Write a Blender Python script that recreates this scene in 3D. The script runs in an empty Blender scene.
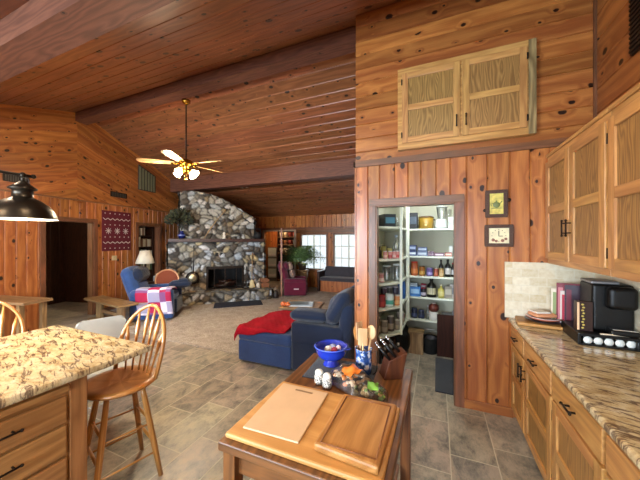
import bpy, math, random
from mathutils import Vector, Matrix
random.seed(7)
PI = math.pi
COL = bpy.context.scene.collection
R = math.radians

# ---------------------------------------------------------------- geometry helpers
class MB:
    def __init__(s):
        s.v = []; s.f = []; s.uv = []; s.t = []; s.m = []; s.s = []
    def face(s, pts, uvs=None, t=None, m=0, smooth=False):
        i = len(s.v); s.v += [tuple(p) for p in pts]
        s.idx([i + k for k in range(len(pts))], uvs, t, m, smooth)
    def idx(s, ids, uvs=None, t=None, m=0, smooth=False):
        if uvs is None:
            P = [s.v[i] for i in ids]
            n = (Vector(P[1]) - Vector(P[0])).cross(Vector(P[2]) - Vector(P[0]))
            a = max(range(3), key=lambda k: abs(n[k]))
            b = [k for k in (2, 0, 1) if k != a]
            uvs = [(p[b[0]], p[b[1]]) for p in P]
        s.f.append(tuple(ids)); s.uv.append(uvs); s.t.append(.5 if t is None else t); s.m.append(m); s.s.append(smooth)
    def box(s, c, d, g=None, rz=0, m=0, rot=None, t=None):
        h = [x / 2 for x in d]
        if g is None: g = max(range(3), key=lambda k: d[k])
        M = rot if rot is not None else Matrix.Rotation(rz, 3, 'Z')
        ru, rv = random.uniform(0, 40), random.uniform(0, 40)
        if t is None: t = random.random()
        C = Vector(c)
        for a in range(3):
            o = [k for k in range(3) if k != a]
            for sg in (-1, 1):
                q = []
                for (x, y) in ((-1, -1), (1, -1), (1, 1), (-1, 1)):
                    p = [0, 0, 0]; p[a] = sg * h[a]; p[o[0]] = x * h[o[0]]; p[o[1]] = y * h[o[1]]; q.append(p)
                if (sg > 0) != (a != 1): q.reverse()
                if a == g: uv = [(p[o[0]] * .3 + ru, p[o[1]] + rv) for p in q]
                else:
                    k = [z for z in o if z != g][0]
                    uv = [(p[g] + ru, p[k] + rv + a * .37) for p in q]
                s.face([C + M @ Vector(p) for p in q], uv, t, m)
    def bb(s, x0, x1, y0, y1, z0, z1, **k):
        s.box(((x0 + x1) / 2, (y0 + y1) / 2, (z0 + z1) / 2), (x1 - x0, y1 - y0, z1 - z0), **k)
    def rbox(s, c, d, r=.03, puff=0, n=3, mid=4, rz=0, m=0, rot=None, t=None):
        h = [x / 2 for x in d]; r = min(r, *h)
        M = rot if rot is not None else Matrix.Rotation(rz, 3, 'Z'); C = Vector(c)
        def ax(H):
            e = [H - r + r * math.sin(k / n * PI / 2) if False else H - r + r * math.tan(k / n * PI / 4) for k in range(n + 1)]
            e[-1] = H
            md = [-(H - r) + 2 * (H - r) * k / mid for k in range(1, mid)] if H - r > 1e-5 else []
            L = [-x for x in reversed(e)] + md + e
            out = []
            for x in L:
                if not out or x - out[-1] > 1e-6: out.append(x)
            return out
        A = [ax(H) for H in h]; D = {}
        ru = random.uniform(0, 30); t = random.random() if t is None else t
        def vid(p):
            k = tuple(round(x, 5) for x in p)
            if k in D: return D[k]
            inn = [max(-(h[i] - r), min(h[i] - r, p[i])) for i in range(3)]
            dd = Vector([p[i] - inn[i] for i in range(3)])
            q = Vector(inn) + dd.normalized() * r if dd.length > 1e-9 else Vector(p)
            if puff:
                w = [1 - (p[i] / h[i]) ** 2 for i in range(3)]
                for i in range(3):
                    o = [j for j in range(3) if j != i]
                    q[i] += (p[i] / h[i]) * puff * max(0, w[o[0]]) * max(0, w[o[1]]) * min(1, h[i] * 0 + 1)
            D[k] = len(s.v); s.v.append(tuple(C + M @ q)); return D[k]
        for a in range(3):
            o = [k for k in range(3) if k != a]
            for sg in (-1, 1):
                U, W = A[o[0]], A[o[1]]
                for i in range(len(U) - 1):
                    for j in range(len(W) - 1):
                        q = []
                        for (x, y) in ((U[i], W[j]), (U[i + 1], W[j]), (U[i + 1], W[j + 1]), (U[i], W[j + 1])):
                            p = [0, 0, 0]; p[a] = sg * h[a]; p[o[0]] = x; p[o[1]] = y; q.append(p)
                        if (sg > 0) != (a != 1): q.reverse()
                        g = max(o, key=lambda k: d[k]); kk = [z for z in o if z != g][0]
                        s.idx([vid(p) for p in q], [(p[g] + ru, p[kk]) for p in q], t, m, True)
    def lathe(s, prof, c=(0, 0, 0), n=20, m=0, rot=None, sx=1, sy=1, t=None, smooth=True, cap=True):
        M = rot if rot is not None else Matrix.Identity(3); C = Vector(c); i0 = len(s.v)
        t = random.random() if t is None else t; ru = random.uniform(0, 20)
        for (r, z) in prof:
            for k in range(n):
                a = 2 * PI * k / n
                s.v.append(tuple(C + M @ Vector((r * math.cos(a) * sx, r * math.sin(a) * sy, z))))
        for j in range(len(prof) - 1):
            for k in range(n):
                k2 = (k + 1) % n
                a = [i0 + j * n + k, i0 + j * n + k2, i0 + (j + 1) * n + k2, i0 + (j + 1) * n + k]
                z0, z1 = prof[j][1] + ru, prof[j + 1][1] + ru; v0, v1 = k / n * .3, (k + 1) / n * .3
                s.idx(a, [(z0, v0), (z0, v1), (z1, v1), (z1, v0)], t, m, smooth)
        if cap and prof[0][0] > 1e-4: s.idx([i0 + k for k in reversed(range(n))], None, t, m)
        if cap and prof[-1][0] > 1e-4: s.idx([i0 + (len(prof) - 1) * n + k for k in range(n)], None, t, m)
    def cyl(s, c, r, h, n=20, m=0, rot=None, t=None): s.lathe([(r, 0), (r, h)], c, n, m, rot, t=t)
    def ball(s, c, r, n=14, sz=1, m=0, sx=1, sy=1, rot=None, t=None):
        s.lathe([(r * math.sin(PI * k / 8) if 0 < k < 8 else 1e-5, -r * sz * math.cos(PI * k / 8)) for k in range(9)], c, n, m, rot, sx, sy, t=t)
    def tube(s, pts, r, n=8, m=0, flat=1, t=None, up=None):
        P = [Vector(p) for p in pts]; rr = r if isinstance(r, (list, tuple)) else [r] * len(P)
        i0 = len(s.v); t = random.random() if t is None else t; ru = random.uniform(0, 20)
        ref = Vector(up) if up else None; L = 0; Ls = []
        for i, p in enumerate(P):
            if i: L += (p - P[i - 1]).length
            Ls.append(L + ru)
            d = (P[min(i + 1, len(P) - 1)] - P[max(i - 1, 0)]).normalized()
            if ref is None: ref = Vector((0, 0, 1)) if abs(d.z) < .9 else Vector((1, 0, 0))
            a = d.cross(ref).normalized(); b = a.cross(d).normalized()
            if not up: ref = b
            for k in range(n):
                an = 2 * PI * k / n
                s.v.append(tuple(p + a * math.cos(an) * rr[i] * flat + b * math.sin(an) * rr[i]))
        for j in range(len(P) - 1):
            for k in range(n):
                k2 = (k + 1) % n
                s.idx([i0 + j * n + k, i0 + j * n + k2, i0 + (j + 1) * n + k2, i0 + (j + 1) * n + k],
                      [(Ls[j], k * .02), (Ls[j], k * .02 + .02), (Ls[j + 1], k * .02 + .02), (Ls[j + 1], k * .02)], t, m, True)
        s.idx([i0 + k for k in reversed(range(n))], None, t, m); s.idx([i0 + (len(P) - 1) * n + k for k in range(n)], None, t, m)
    def prism(s, poly, vec, m=0, t=None):
        P = [Vector(p) for p in poly]; V = Vector(vec); t = random.random() if t is None else t
        s.face(list(reversed(P)), None, t, m); s.face([p + V for p in P], None, t, m)
        for i in range(len(P)):
            j = (i + 1) % len(P); s.face([P[i], P[j], P[j] + V, P[i] + V], None, t, m)
    def surf(s, fn, nu, nv, m=0, t=None, cu=False):
        i0 = len(s.v)
        for i in range(nu + 1):
            for j in range(nv + 1): s.v.append(tuple(fn(i / nu, j / nv)))
        for i in range(nu):
            for j in range(nv):
                a = i0 + i * (nv + 1) + j
                s.idx([a, a + nv + 1, a + nv + 2, a + 1], [(i / nu, j / nv), ((i + 1) / nu, j / nv), ((i + 1) / nu, (j + 1) / nv), (i / nu, (j + 1) / nv)], t, m, True)
    def build(s, name, mat, parent=None, bev=0, solid=0, loc=None, rz=0, sub=0, fix=False):
        me = bpy.data.meshes.new(name); me.from_pydata(s.v, [], s.f)
        uv = me.uv_layers.new(name='UVMap'); fl = [c for q in s.uv for p in q for c in p]
        uv.data.foreach_set('uv', fl)
        at = me.color_attributes.new('tint', 'FLOAT_COLOR', 'CORNER')
        cl = []
        for f, t in zip(s.f, s.t):
            tt = t if isinstance(t, tuple) else (t, t, t)
            cl += list((tt[0], tt[1], tt[2], 1)) * len(f)
        at.data.foreach_set('color', cl)
        for mm in (mat if isinstance(mat, (list, tuple)) else [mat]): me.materials.append(mm)
        me.polygons.foreach_set('material_index', s.m); me.polygons.foreach_set('use_smooth', s.s)
        me.update()
        if fix:
            import bmesh
            b = bmesh.new(); b.from_mesh(me); bmesh.ops.recalc_face_normals(b, faces=b.faces); b.to_mesh(me); b.free()
        o = bpy.data.objects.new(name, me); COL.objects.link(o)
        if parent: o.parent = parent
        if loc: o.location = loc
        o.rotation_euler.z = rz
        if bev:
            w = o.modifiers.new('weld', 'WELD'); w.merge_threshold = .00005
            b = o.modifiers.new('bevel', 'BEVEL'); b.width = bev; b.segments = 2; b.limit_method = 'ANGLE'; b.angle_limit = R(50)
        if solid:
            q = o.modifiers.new('solid', 'SOLIDIFY'); q.thickness = solid; q.offset = 0
        if sub:
            q = o.modifiers.new('sub', 'SUBSURF'); q.levels = sub; q.render_levels = sub
        return o

def T(name, label, cat, loc=(0, 0, 0), rz=0, group=None):
    o = bpy.data.objects.new(name, None); COL.objects.link(o); o.location = loc; o.rotation_euler = (0, 0, rz)
    o.empty_display_size = .1
    return tag(o, label, cat, group)
def tag(o, label, cat, group=None):
    o['label'] = label; o['category'] = cat
    if group: o['group'] = group
    return o
def struct(o, label=None):
    o['kind'] = 'structure'
    if label: o['label'] = label
    return o
def copy_tree(root, loc, label=None, rz=None):
    r = root.copy(); COL.objects.link(r); r.location = loc
    if rz is not None: r.rotation_euler = (0, 0, rz)
    if label: r['label'] = label
    for ch in [c for c in bpy.data.objects if c.parent == root]:
        c = ch.copy(); COL.objects.link(c); c.parent = r
        for g in [d for d in bpy.data.objects if d.parent == ch]:
            d = g.copy(); COL.objects.link(d); d.parent = c
    return r

# ---------------------------------------------------------------- materials
def lin(h):
    h = h.lstrip('#'); c = [int(h[i:i + 2], 16) / 255 for i in (0, 2, 4)]
    return tuple((x / 12.92 if x <= .04045 else ((x + .055) / 1.055) ** 2.4) for x in c) + (1,)
class NT:
    def __init__(s, name):
        s.mat = bpy.data.materials.new(name); s.mat.use_nodes = True; s.n = s.mat.node_tree.nodes; s.l = s.mat.node_tree.links
        s.b = s.n['Principled BSDF']
    def new(s, t, **k):
        o = s.n.new(t)
        for a, b in k.items(): setattr(o, a, b)
        return o
    def put(s, sock, v):
        if hasattr(v, 'links') or hasattr(v, 'is_output'): s.l.new(v, sock)
        else: sock.default_value = v
    def math(s, op, a, b=0, c=None):
        o = s.new('ShaderNodeMath', operation=op); s.put(o.inputs[0], a); s.put(o.inputs[1], b)
        if c is not None: s.put(o.inputs[2], c)
        return o.outputs[0]
    def ramp(s, f, stops, interp='LINEAR'):
        o = s.new('ShaderNodeValToRGB'); s.put(o.inputs[0], f); cr = o.color_ramp; cr.interpolation = interp
        while len(cr.elements) > 1: cr.elements.remove(cr.elements[-1])
        cr.elements[0].position = stops[0][0]; cr.elements[0].color = stops[0][1]
        for p, c in stops[1:]:
            e = cr.elements.new(p); e.color = c
        return o.outputs[0]
    def mix(s, f, a, b, mode='MIX'):
        o = s.new('ShaderNodeMix', data_type='RGBA', blend_type=mode); s.put(o.inputs[0], f); s.put(o.inputs[6], a); s.put(o.inputs[7], b)
        return o.outputs[2]
    def noise(s, vec, sc, det=3, rough=.5, dist=0):
        o = s.new('ShaderNodeTexNoise'); s.put(o.inputs['Vector'], vec); o.inputs['Scale'].default_value = sc
        o.inputs['Detail'].default_value = det; o.inputs['Roughness'].default_value = rough; o.inputs['Distortion'].default_value = dist
        return o.outputs[0]
    def voro(s, vec, sc, feat='F1', rnd=1):
        o = s.new('ShaderNodeTexVoronoi', feature=feat); s.put(o.inputs['Vector'], vec); o.inputs['Scale'].default_value = sc
        o.inputs['Randomness'].default_value = rnd; return o
    def mapv(s, vec, sc=(1, 1, 1), loc=(0, 0, 0), rot=(0, 0, 0)):
        o = s.new('ShaderNodeMapping'); s.put(o.inputs[0], vec); o.inputs['Scale'].default_value = sc; o.inputs['Location'].default_value = loc
        o.inputs['Rotation'].default_value = rot; return o.outputs[0]
    def obj(s): return s.new('ShaderNodeTexCoord').outputs['Object']
    def pos(s): return s.new('ShaderNodeNewGeometry').outputs['Position']
    def uv(s): return s.new('ShaderNodeUVMap', uv_map='UVMap').outputs[0]
    def tint(s): return s.new('ShaderNodeAttribute', attribute_name='tint').outputs
    def bump(s, h, st=.3, d=.01):
        o = s.new('ShaderNodeBump'); s.put(o.inputs['Height'], h); o.inputs['Strength'].default_value = st; o.inputs['Distance'].default_value = d
        s.l.new(o.outputs[0], s.b.inputs['Normal'])
    def out(s, col, rough=.5, metal=0, spec=.5, coat=0):
        s.put(s.b.inputs['Base Color'], col); s.put(s.b.inputs['Roughness'], rough); s.b.inputs['Metallic'].default_value = metal
        s.b.inputs['Specular IOR Level'].default_value = spec; s.b.inputs['Coat Weight'].default_value = coat
        return s.mat

def wood(name, c1, c2, c3=None, rough=.45, knots=0, ring=1.0, tvar=.5, coat=0, spec=.5, knotc='#2a1206', kscale=2.2, hue=.4, kbig=1):
    """c1 light, c2 dark grain, knots density 0..1"""
    n = NT(name); uv = n.uv(); t = n.tint()
    sep = n.new('ShaderNodeSeparateXYZ'); n.l.new(uv, sep.inputs[0])
    kn = None
    if knots:
        vv = n.mapv(uv, (kscale * 1.35, kscale * 3.1, 1)); vo = n.voro(vv, 1.0)
        vc = n.new('ShaderNodeSeparateColor'); n.l.new(vo.outputs['Color'], vc.inputs[0])
        keep = n.math('LESS_THAN', vc.outputs[0], knots)
        size = n.math('MULTIPLY_ADD', n.math('POWER', vc.outputs[1], 2), .075, .042)
        dd = n.new('ShaderNodeVectorMath', operation='SUBTRACT'); n.l.new(vv, dd.inputs[0]); n.l.new(vo.outputs['Position'], dd.inputs[1])
        dm = n.mapv(dd.outputs[0], (1 / (kscale * 1.35), 1 / (kscale * 3.1), 0))
        ln = n.new('ShaderNodeVectorMath', operation='LENGTH'); n.l.new(n.mapv(dm, (.72, 1, 1)), ln.inputs[0])
        dist = ln.outputs['Value']; wob = n.noise(uv, 60, 2)
        dist = n.math('ADD', dist, n.math('MULTIPLY', n.math('SUBTRACT', wob, .5), .008))
        rad = n.math('MULTIPLY', size, .24 * kbig)
        kn = n.math('MULTIPLY', n.math('SUBTRACT', 1, n.new('ShaderNodeMapRange').outputs[0] if False else n.math('MINIMUM', n.math('DIVIDE', dist, rad), 1)), keep)
        halo = n.math('MULTIPLY', n.math('SUBTRACT', 1, n.math('MINIMUM', n.math('DIVIDE', dist, n.math('MULTIPLY', rad, 3.2)), 1)), keep)
    warp = n.noise(n.mapv(uv, (1.2, 7, 1)), 1, 2)
    rv = n.math('MULTIPLY_ADD', warp, 5 * ring, n.math('MULTIPLY', sep.outputs[1], 14 * ring))
    if knots: rv = n.math('MULTIPLY_ADD', halo, 1.2, rv)
    rg = n.math('FRACT', rv); rg = n.math('PINGPONG', rv, .5); rg = n.math('MULTIPLY', rg, 2)
    fine = n.noise(n.mapv(uv, (5, 120, 1)), 1, 3, .6)
    f = n.math('ADD', n.math('MULTIPLY', rg, .5), n.math('MULTIPLY', fine, .6))
    col = n.ramp(f, [(.2, lin(c1)), (.75, lin(c2))] if not c3 else [(.15, lin(c1)), (.5, lin(c2)), (.85, lin(c3))])
    hs = n.new('ShaderNodeHueSaturation'); n.l.new(col, hs.inputs['Color'])
    n.l.new(n.math('MULTIPLY_ADD', t['Fac'], tvar, 1 - tvar / 2), hs.inputs['Value'])
    n.l.new(n.math('MULTIPLY_ADD', n.math('FRACT', n.math('MULTIPLY', t['Fac'], 7.3)), .03 * hue, .5 - .015 * hue), hs.inputs['Hue'])
    col = hs.outputs[0]
    if knots:
        col = n.mix(n.math('MULTIPLY', halo, .55), col, lin(c2))
        col = n.mix(n.math('MINIMUM', n.math('MULTIPLY', kn, 4.0), 1), col, lin(knotc))
    n.bump(f, .12, .002)
    return n.out(col, rough, coat=coat, spec=spec)
def flat(name, c, rough=.5, metal=0, spec=.5, coat=0, var=0, sc=20, bump=0):
    n = NT(name); col = lin(c)
    if var or bump:
        f = n.noise(n.obj(), sc, 4)
        if var: 
            d = tuple(x * (1 - var) for x in col[:3]) + (1,); e = tuple(min(1, x * (1 + var)) for x in col[:3]) + (1,)
            col = n.ramp(f, [(.3, d), (.7, e)])
        if bump: n.bump(f, bump, .01)
    return n.out(col, rough, metal, spec, coat)
_fc = {}
def fc(c, rough=.5, metal=0):
    k = (c, rough, metal)
    if k not in _fc: _fc[k] = flat('paint_' + c.strip('#'), c, rough, metal, var=.06, sc=8)
    return _fc[k]
def fabric(name, c1, c2, sc=60, rough=.95, big=2.0):
    n = NT(name); o = n.obj(); f = n.noise(o, sc * 3, 3, .7); g = n.noise(o, big * 3, 3)
    col = n.ramp(n.math('ADD', n.math('MULTIPLY', f, .6), n.math('MULTIPLY', g, .4)), [(.3, lin(c2)), (.7, lin(c1))])
    n.bump(n.math('ADD', f, n.math('MULTIPLY', g, 2)), .4, .01)
    m = n.out(col, rough, spec=.2); n.b.inputs['Sheen Weight'].default_value = .25; return m
def glass(name, c='#ffffff', alpha=.12, rough=.03):
    n = NT(name); tr = n.new('ShaderNodeBsdfTransparent'); gl = n.new('ShaderNodeBsdfGlossy'); gl.inputs['Roughness'].default_value = rough
    tr.inputs[0].default_value = lin(c); fr = n.new('ShaderNodeFresnel'); fr.inputs[0].default_value = 1.45
    mx = n.new('ShaderNodeMixShader'); n.l.new(n.math('ADD', fr.outputs[0], alpha), mx.inputs[0]); n.l.new(tr.outputs[0], mx.inputs[1]); n.l.new(gl.outputs[0], mx.inputs[2])
    n.l.new(mx.outputs[0], n.n['Material Output'].inputs[0]); return n.mat
def emit(name, c, st):
    n = NT(name); n.b.inputs['Emission Color'].default_value = lin(c); n.b.inputs['Emission Strength'].default_value = st
    return n.out(lin(c), .4)

M = {}
M['pine'] = wood('knotty_pine', '#b4733a', '#8f5126', rough=.33, knots=.52, ring=.5, tvar=.42, knotc='#240f07', hue=.3, kbig=1.1)
M['pine_ceiling'] = wood('stained_pine_ceiling', '#98603f', '#78482c', rough=.33, knots=.65, ring=.6, tvar=.42, knotc='#1c0a05', kscale=1.9, kbig=1.35)
M['beam'] = wood('rough_beam_wood', '#7a4a36', '#5c3525', rough=.6, knots=.15, ring=1.1, tvar=.2, knotc='#24120b')
M['trimwood'] = wood('reddish_trim_wood', '#845234', '#644028', rough=.4, ring=1, tvar=.2)
M['oak'] = wood('honey_oak', '#c79556', '#a77540', rough=.38, ring=1.1, tvar=.16, spec=.5)
M['oak_panel'] = wood('oak_veneer_panel', '#ad8448', '#7c592d', rough=.42, ring=3.2, tvar=.12)
M['oak_old'] = wood('weathered_oak', '#a98c5c', '#6f5935', rough=.6, ring=1.5, tvar=.2)
M['cab_brown'] = wood('brown_oak_island', '#b9854f', '#966739', rough=.36, ring=1.0, tvar=.14)
M['stool_wood'] = wood('stool_oak', '#c99252', '#a8702f', rough=.28, ring=1.2, tvar=.14, coat=.3)
M['table_wood'] = wood('worn_table_wood', '#87592e', '#5c3a1e', rough=.42, ring=1.4, tvar=.12)
M['table_leg'] = wood('table_leg_wood', '#84522a', '#5f381b', rough=.4, ring=1.2, tvar=.1)
M['pale_board'] = wood('pale_pastry_board', '#cd9a5a', '#ba8446', rough=.5, ring=.6, tvar=.05)
M['chop'] = wood('worn_chopping_board', '#bb8548', '#99662f', rough=.5, ring=.7, tvar=.06)
M['rustic'] = wood('rustic_pale_wood', '#a08058', '#7a5c3a', rough=.5, ring=1, tvar=.15)
M['darkwood'] = wood('dark_brown_wood', '#41261a', '#2a1710', rough=.4, ring=1, tvar=.15)
M['espresso'] = wood('espresso_panel', '#3a1c12', '#2a130c', rough=.75, spec=.2, ring=1, tvar=.05)
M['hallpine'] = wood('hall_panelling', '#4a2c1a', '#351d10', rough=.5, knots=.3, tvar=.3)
M['iron'] = flat('dark_bronze', '#2b221c', .4, .7)
M['black'] = flat('black_plastic', '#090909', .42, spec=.3)
M['blackmatte'] = flat('matte_black', '#121212', .8)
M['white'] = flat('white_paint', '#e6e6de', .45)
M['shelfwhite'] = flat('cream_shelf_paint', '#d9dccb', .4)
M['plaster'] = flat('pantry_plaster', '#aeab98', .8, bump=.1, sc=60)
M['brass'] = flat('polished_brass', '#b98a35', .22, 1)
M['pewter'] = flat('aged_pewter', '#3c362e', .34, .85, var=.2, sc=6)
M['chrome'] = flat('brushed_steel', '#c0c0c0', .25, 1)
M['glass'] = glass('clear_glass'); M['window_glass'] = glass('window_pane_glass', alpha=.02)
M['plastic_clear'] = glass('clear_plastic', '#f4f6f6', .10, .3)
M['navy'] = fabric('lit_navy_fabric', '#2f4674', '#223458'); M['navy_dark'] = fabric('dark_navy_fabric', '#1d2940', '#141d30')  # lighter navy for the ottoman has lamplight put into its colour
M['bluerec'] = fabric('blue_corduroy', '#375488', '#223a66'); M['maroon'] = fabric('maroon_fabric', '#6a1f38', '#4b1226')
M['red'] = fabric('red_knit_blanket', '#a80c22', '#780616', 30); M['red'].node_tree.nodes['Principled BSDF'].inputs['Sheen Weight'].default_value = 0
M['greyfab'] = fabric('charcoal_cushion_fabric', '#4a464a', '#343136')
M['mat_dark'] = fabric('dark_mat_fibre', '#20242e', '#161920', 40)

def granite():
    n = NT('cream_granite'); o = n.mapv(n.pos(), (1, 1.6, 1), rot=(0, 0, .5))
    a = n.noise(o, 9, 5, .65, .6); b = n.noise(o, 42, 4, .6, .8); c = n.noise(n.mapv(o, (1, 3.4, 1), rot=(0, 0, .7)), 7.5, 6, .66, .8)
    base = n.ramp(a, [(.3, lin('#96794f')), (.47, lin('#cbb78c')), (.62, lin('#d6c8a6')), (.75, lin('#d8d0be'))])
    base = n.mix(n.ramp(b, [(.5, (0, 0, 0, 1)), (.68, (.5, .5, .5, 1))]), base, lin('#94734c'))
    vein = n.ramp(c, [(.52, (0, 0, 0, 1)), (.585, (1, 1, 1, 1)), (.66, (.8, .8, .8, 1)), (.7, (.15, .15, .15, 1))])
    col = n.mix(n.math('MULTIPLY', vein, .85), base, lin('#4f3630'))
    sp = n.ramp(n.noise(o, 70, 3, .6), [(.66, (0, 0, 0, 1)), (.7, (1, 1, 1, 1))])
    col = n.mix(n.math('MULTIPLY', sp, .6), col, lin('#3a2a24'))
    return n.out(col, .16, coat=.2)
M['granite'] = granite()

def tiles():
    n = NT('slate_floor_tiles'); s = n.new('ShaderNodeSeparateXYZ'); n.l.new(n.pos(), s.inputs[0])
    cx = n.math('DIVIDE', n.math('SUBTRACT', s.outputs[0], .405), .3136); ci = n.math('FLOOR', cx); fx = n.math('FRACT', cx)
    cy = n.math('DIVIDE', n.math('SUBTRACT', n.math('SUBTRACT', s.outputs[1], 2.51), n.math('MULTIPLY', ci, .19667)), .59)
    ri = n.math('FLOOR', cy); fy = n.math('FRACT', cy)
    ex = n.math('MULTIPLY', n.math('MINIMUM', fx, n.math('SUBTRACT', 1, fx)), .3136)
    ey = n.math('MULTIPLY', n.math('MINIMUM', fy, n.math('SUBTRACT', 1, fy)), .59)
    e = n.math('MINIMUM', ex, ey); g = n.ramp(e, [(.0028, (1, 1, 1, 1)), (.0042, (0, 0, 0, 1))])
    cb = n.new('ShaderNodeCombineXYZ'); n.l.new(ci, cb.inputs[0]); n.l.new(ri, cb.inputs[1])
    wn = n.new('ShaderNodeTexWhiteNoise'); n.l.new(cb.outputs[0], wn.inputs[0])
    va = n.new('ShaderNodeVectorMath', operation='MULTIPLY_ADD'); n.l.new(cb.outputs[0], va.inputs[0]); va.inputs[1].default_value = (3.1, 7.7, 0); n.l.new(n.pos(), va.inputs[2])
    p = va.outputs[0]
    a = n.noise(n.mapv(p, (1.5, 1, 1), rot=(0, 0, .3)), 5, 7, .68, .5); b = n.noise(n.mapv(p, (2, 1, 1)), 28, 5, .75)
    f = n.math('ADD', n.math('MULTIPLY', a, .7), n.math('MULTIPLY', b, .3))
    col = n.ramp(f, [(.36, lin('#5a564b')), (.45, lin('#7e796b')), (.52, lin('#978d79')), (.60, lin('#aa9d86')), (.70, lin('#94795a'))])
    hs = n.new('ShaderNodeHueSaturation'); n.l.new(col, hs.inputs['Color']); n.l.new(n.math('MULTIPLY_ADD', wn.outputs[0], .34, .86), hs.inputs['Value'])
    n.l.new(n.math('MULTIPLY_ADD', n.math('FRACT', n.math('MULTIPLY', wn.outputs[0], 5.7)), .04, .475), hs.inputs['Hue'])
    hs.inputs['Saturation'].default_value = .95
    c = n.mix(g, hs.outputs[0], lin('#c9c0a6'))
    n.bump(n.math('SUBTRACT', n.math('MULTIPLY', f, .6), n.math('MULTIPLY', g, .4)), .35, .006)
    return n.out(c, n.ramp(f, [(.3, (.3, .3, .3, 1)), (.7, (.5, .5, .5, 1))]))
M['tiles'] = tiles()
def carpet():
    n = NT('beige_carpet'); p = n.pos(); f = n.noise(p, 55, 4, .8); g = n.noise(p, 6, 4, .6)
    col = n.ramp(n.math('ADD', n.math('MULTIPLY', f, .75), n.math('MULTIPLY', g, .25)), [(.3, lin('#6a6055')), (.5, lin('#a89e92')), (.7, lin('#dad0c2'))])
    n.bump(f, .8, .02); return n.out(col, .95, spec=.1)
M['carpet'] = carpet()
def splash():
    n = NT('tumbled_stone_backsplash'); p = n.uv(); br = n.new('ShaderNodeTexBrick'); n.l.new(p, br.inputs['Vector'])
    br.inputs['Scale'].default_value = 1; br.inputs['Brick Width'].default_value = .125; br.inputs['Row Height'].default_value = .075
    br.inputs['Mortar Size'].default_value = .004; br.inputs['Color1'].default_value = lin('#dbd1b8'); br.inputs['Color2'].default_value = lin('#b9a67e')
    br.inputs['Mortar'].default_value = lin('#cdc4ad'); f = n.noise(p, 26, 5, .6)
    c = n.mix(.3, br.outputs[0], n.ramp(f, [(.3, lin('#b89f74')), (.6, lin('#e3dcc8'))])); n.bump(br.outputs[1], -.3, .003)
    return n.out(c, .55)
M['splash'] = splash()
def stone():
    n = NT('field_stone'); t = n.tint(); p = n.obj(); f = n.noise(p, 22, 6, .65); g = n.noise(p, 5, 3)
    hs = n.new('ShaderNodeMix', data_type='RGBA', blend_type='MULTIPLY'); hs.inputs[0].default_value = 1
    n.l.new(t['Color'], hs.inputs[6]); n.l.new(n.ramp(f, [(.25, (.45, .45, .45, 1)), (.6, (1.0, 1.0, 1.0, 1)), (.8, (1.4, 1.4, 1.4, 1))]), hs.inputs[7])
    n.bump(f, .6, .02); return n.out(hs.outputs[2], .6)
M['stone'] = stone()
# ---------------------------------------------------------------- room shell
def ceil_z(Y):
    return 4.27 - .333 * (3.4 - Y) if Y < 3.4 else 4.27 - .345 * (Y - 3.4)
def boards(mb, O, A, L, N, regions, w, c=.008, d=.013, seed=1, jit=.18, joint=0):
    rn = random.Random(seed); O, A, L, N = map(Vector, (O, A, L, N))
    lo = min(r[0] for r in regions); hi = max(r[1] for r in regions); b = lo
    while b < hi - 1e-4:
        ww = w * (1 + rn.uniform(-jit, jit)); b1 = b + ww; t = rn.random(); ru = rn.uniform(0, 50); rv = rn.uniform(0, 9)
        if hi - b1 < w * .4: b1 = hi
        cuts = []
        if joint:
            x = rn.uniform(0, joint) - 12
            while x < 14: cuts.append((x, rn.random(), rn.uniform(0, 50))); x += joint * rn.uniform(.6, 1.2)
        for (a0, a1, l0, l1) in regions:
            p0, p1 = max(b, a0), min(b1, a1)
            if p1 - p0 < 1e-4: continue
            P = [(x, max(0, 1 - min(x - b, b1 - x) / c) * -d) for x in sorted({p0, p1, *[q for q in (b + c, b1 - c) if p0 < q < p1]})]
            f0 = l0 if callable(l0) else (lambda a, v=l0: v); f1 = l1 if callable(l1) else (lambda a, v=l1: v)
            for (x0, d0), (x1, d1) in zip(P, P[1:]):
                def quad(e0, e1, g0, g1, tt, uu):
                    pts = [O + A * x0 + L * e0 + N * d0, O + A * x1 + L * e1 + N * d1, O + A * x1 + L * g1 + N * d1, O + A * x0 + L * g0 + N * d0]
                    mb.face(pts, [(e0 + uu, x0 - b + rv), (e1 + uu, x1 - b + rv), (g1 + uu, x1 - b + rv), (g0 + uu, x0 - b + rv)], tt)
                s0, s1, h0, h1 = f0(x0), f0(x1), f1(x0), f1(x1)
                if h0 < s0: h0 = s0
                if h1 < s1: h1 = s1
                pc = [(max(s0, s1), t, ru)] if False else []
                cc = [q for q in cuts if max(s0, s1) + .1 < q[0] < min(h0, h1) - .1]
                e0, e1, tt, uu = s0, s1, t, ru
                for (x, t2, u2) in cc:
                    quad(e0, e1, x, x, tt, uu); e0 = e1 = x; tt, uu = t * .6 + t2 * .4, u2
                quad(e0, e1, h0, h1, tt, uu)
        b = b1

YB, YF, XR = -2.8, 8.62, 1.22            # rear of the kitchen, far wall, right wall
def lwx(Y, off=0): return -6.14 - .2 * Y + off   # the left wall
LWR = math.atan(.2)
k = math.sqrt(1.04); LA = Vector((-.2 / k, 1 / k, 0)); LN = Vector((1 / k, .2 / k, 0))
def lw(Y, z, off=0): p = Vector((lwx(Y), Y, z)) + LN * off; return tuple(p)

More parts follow.
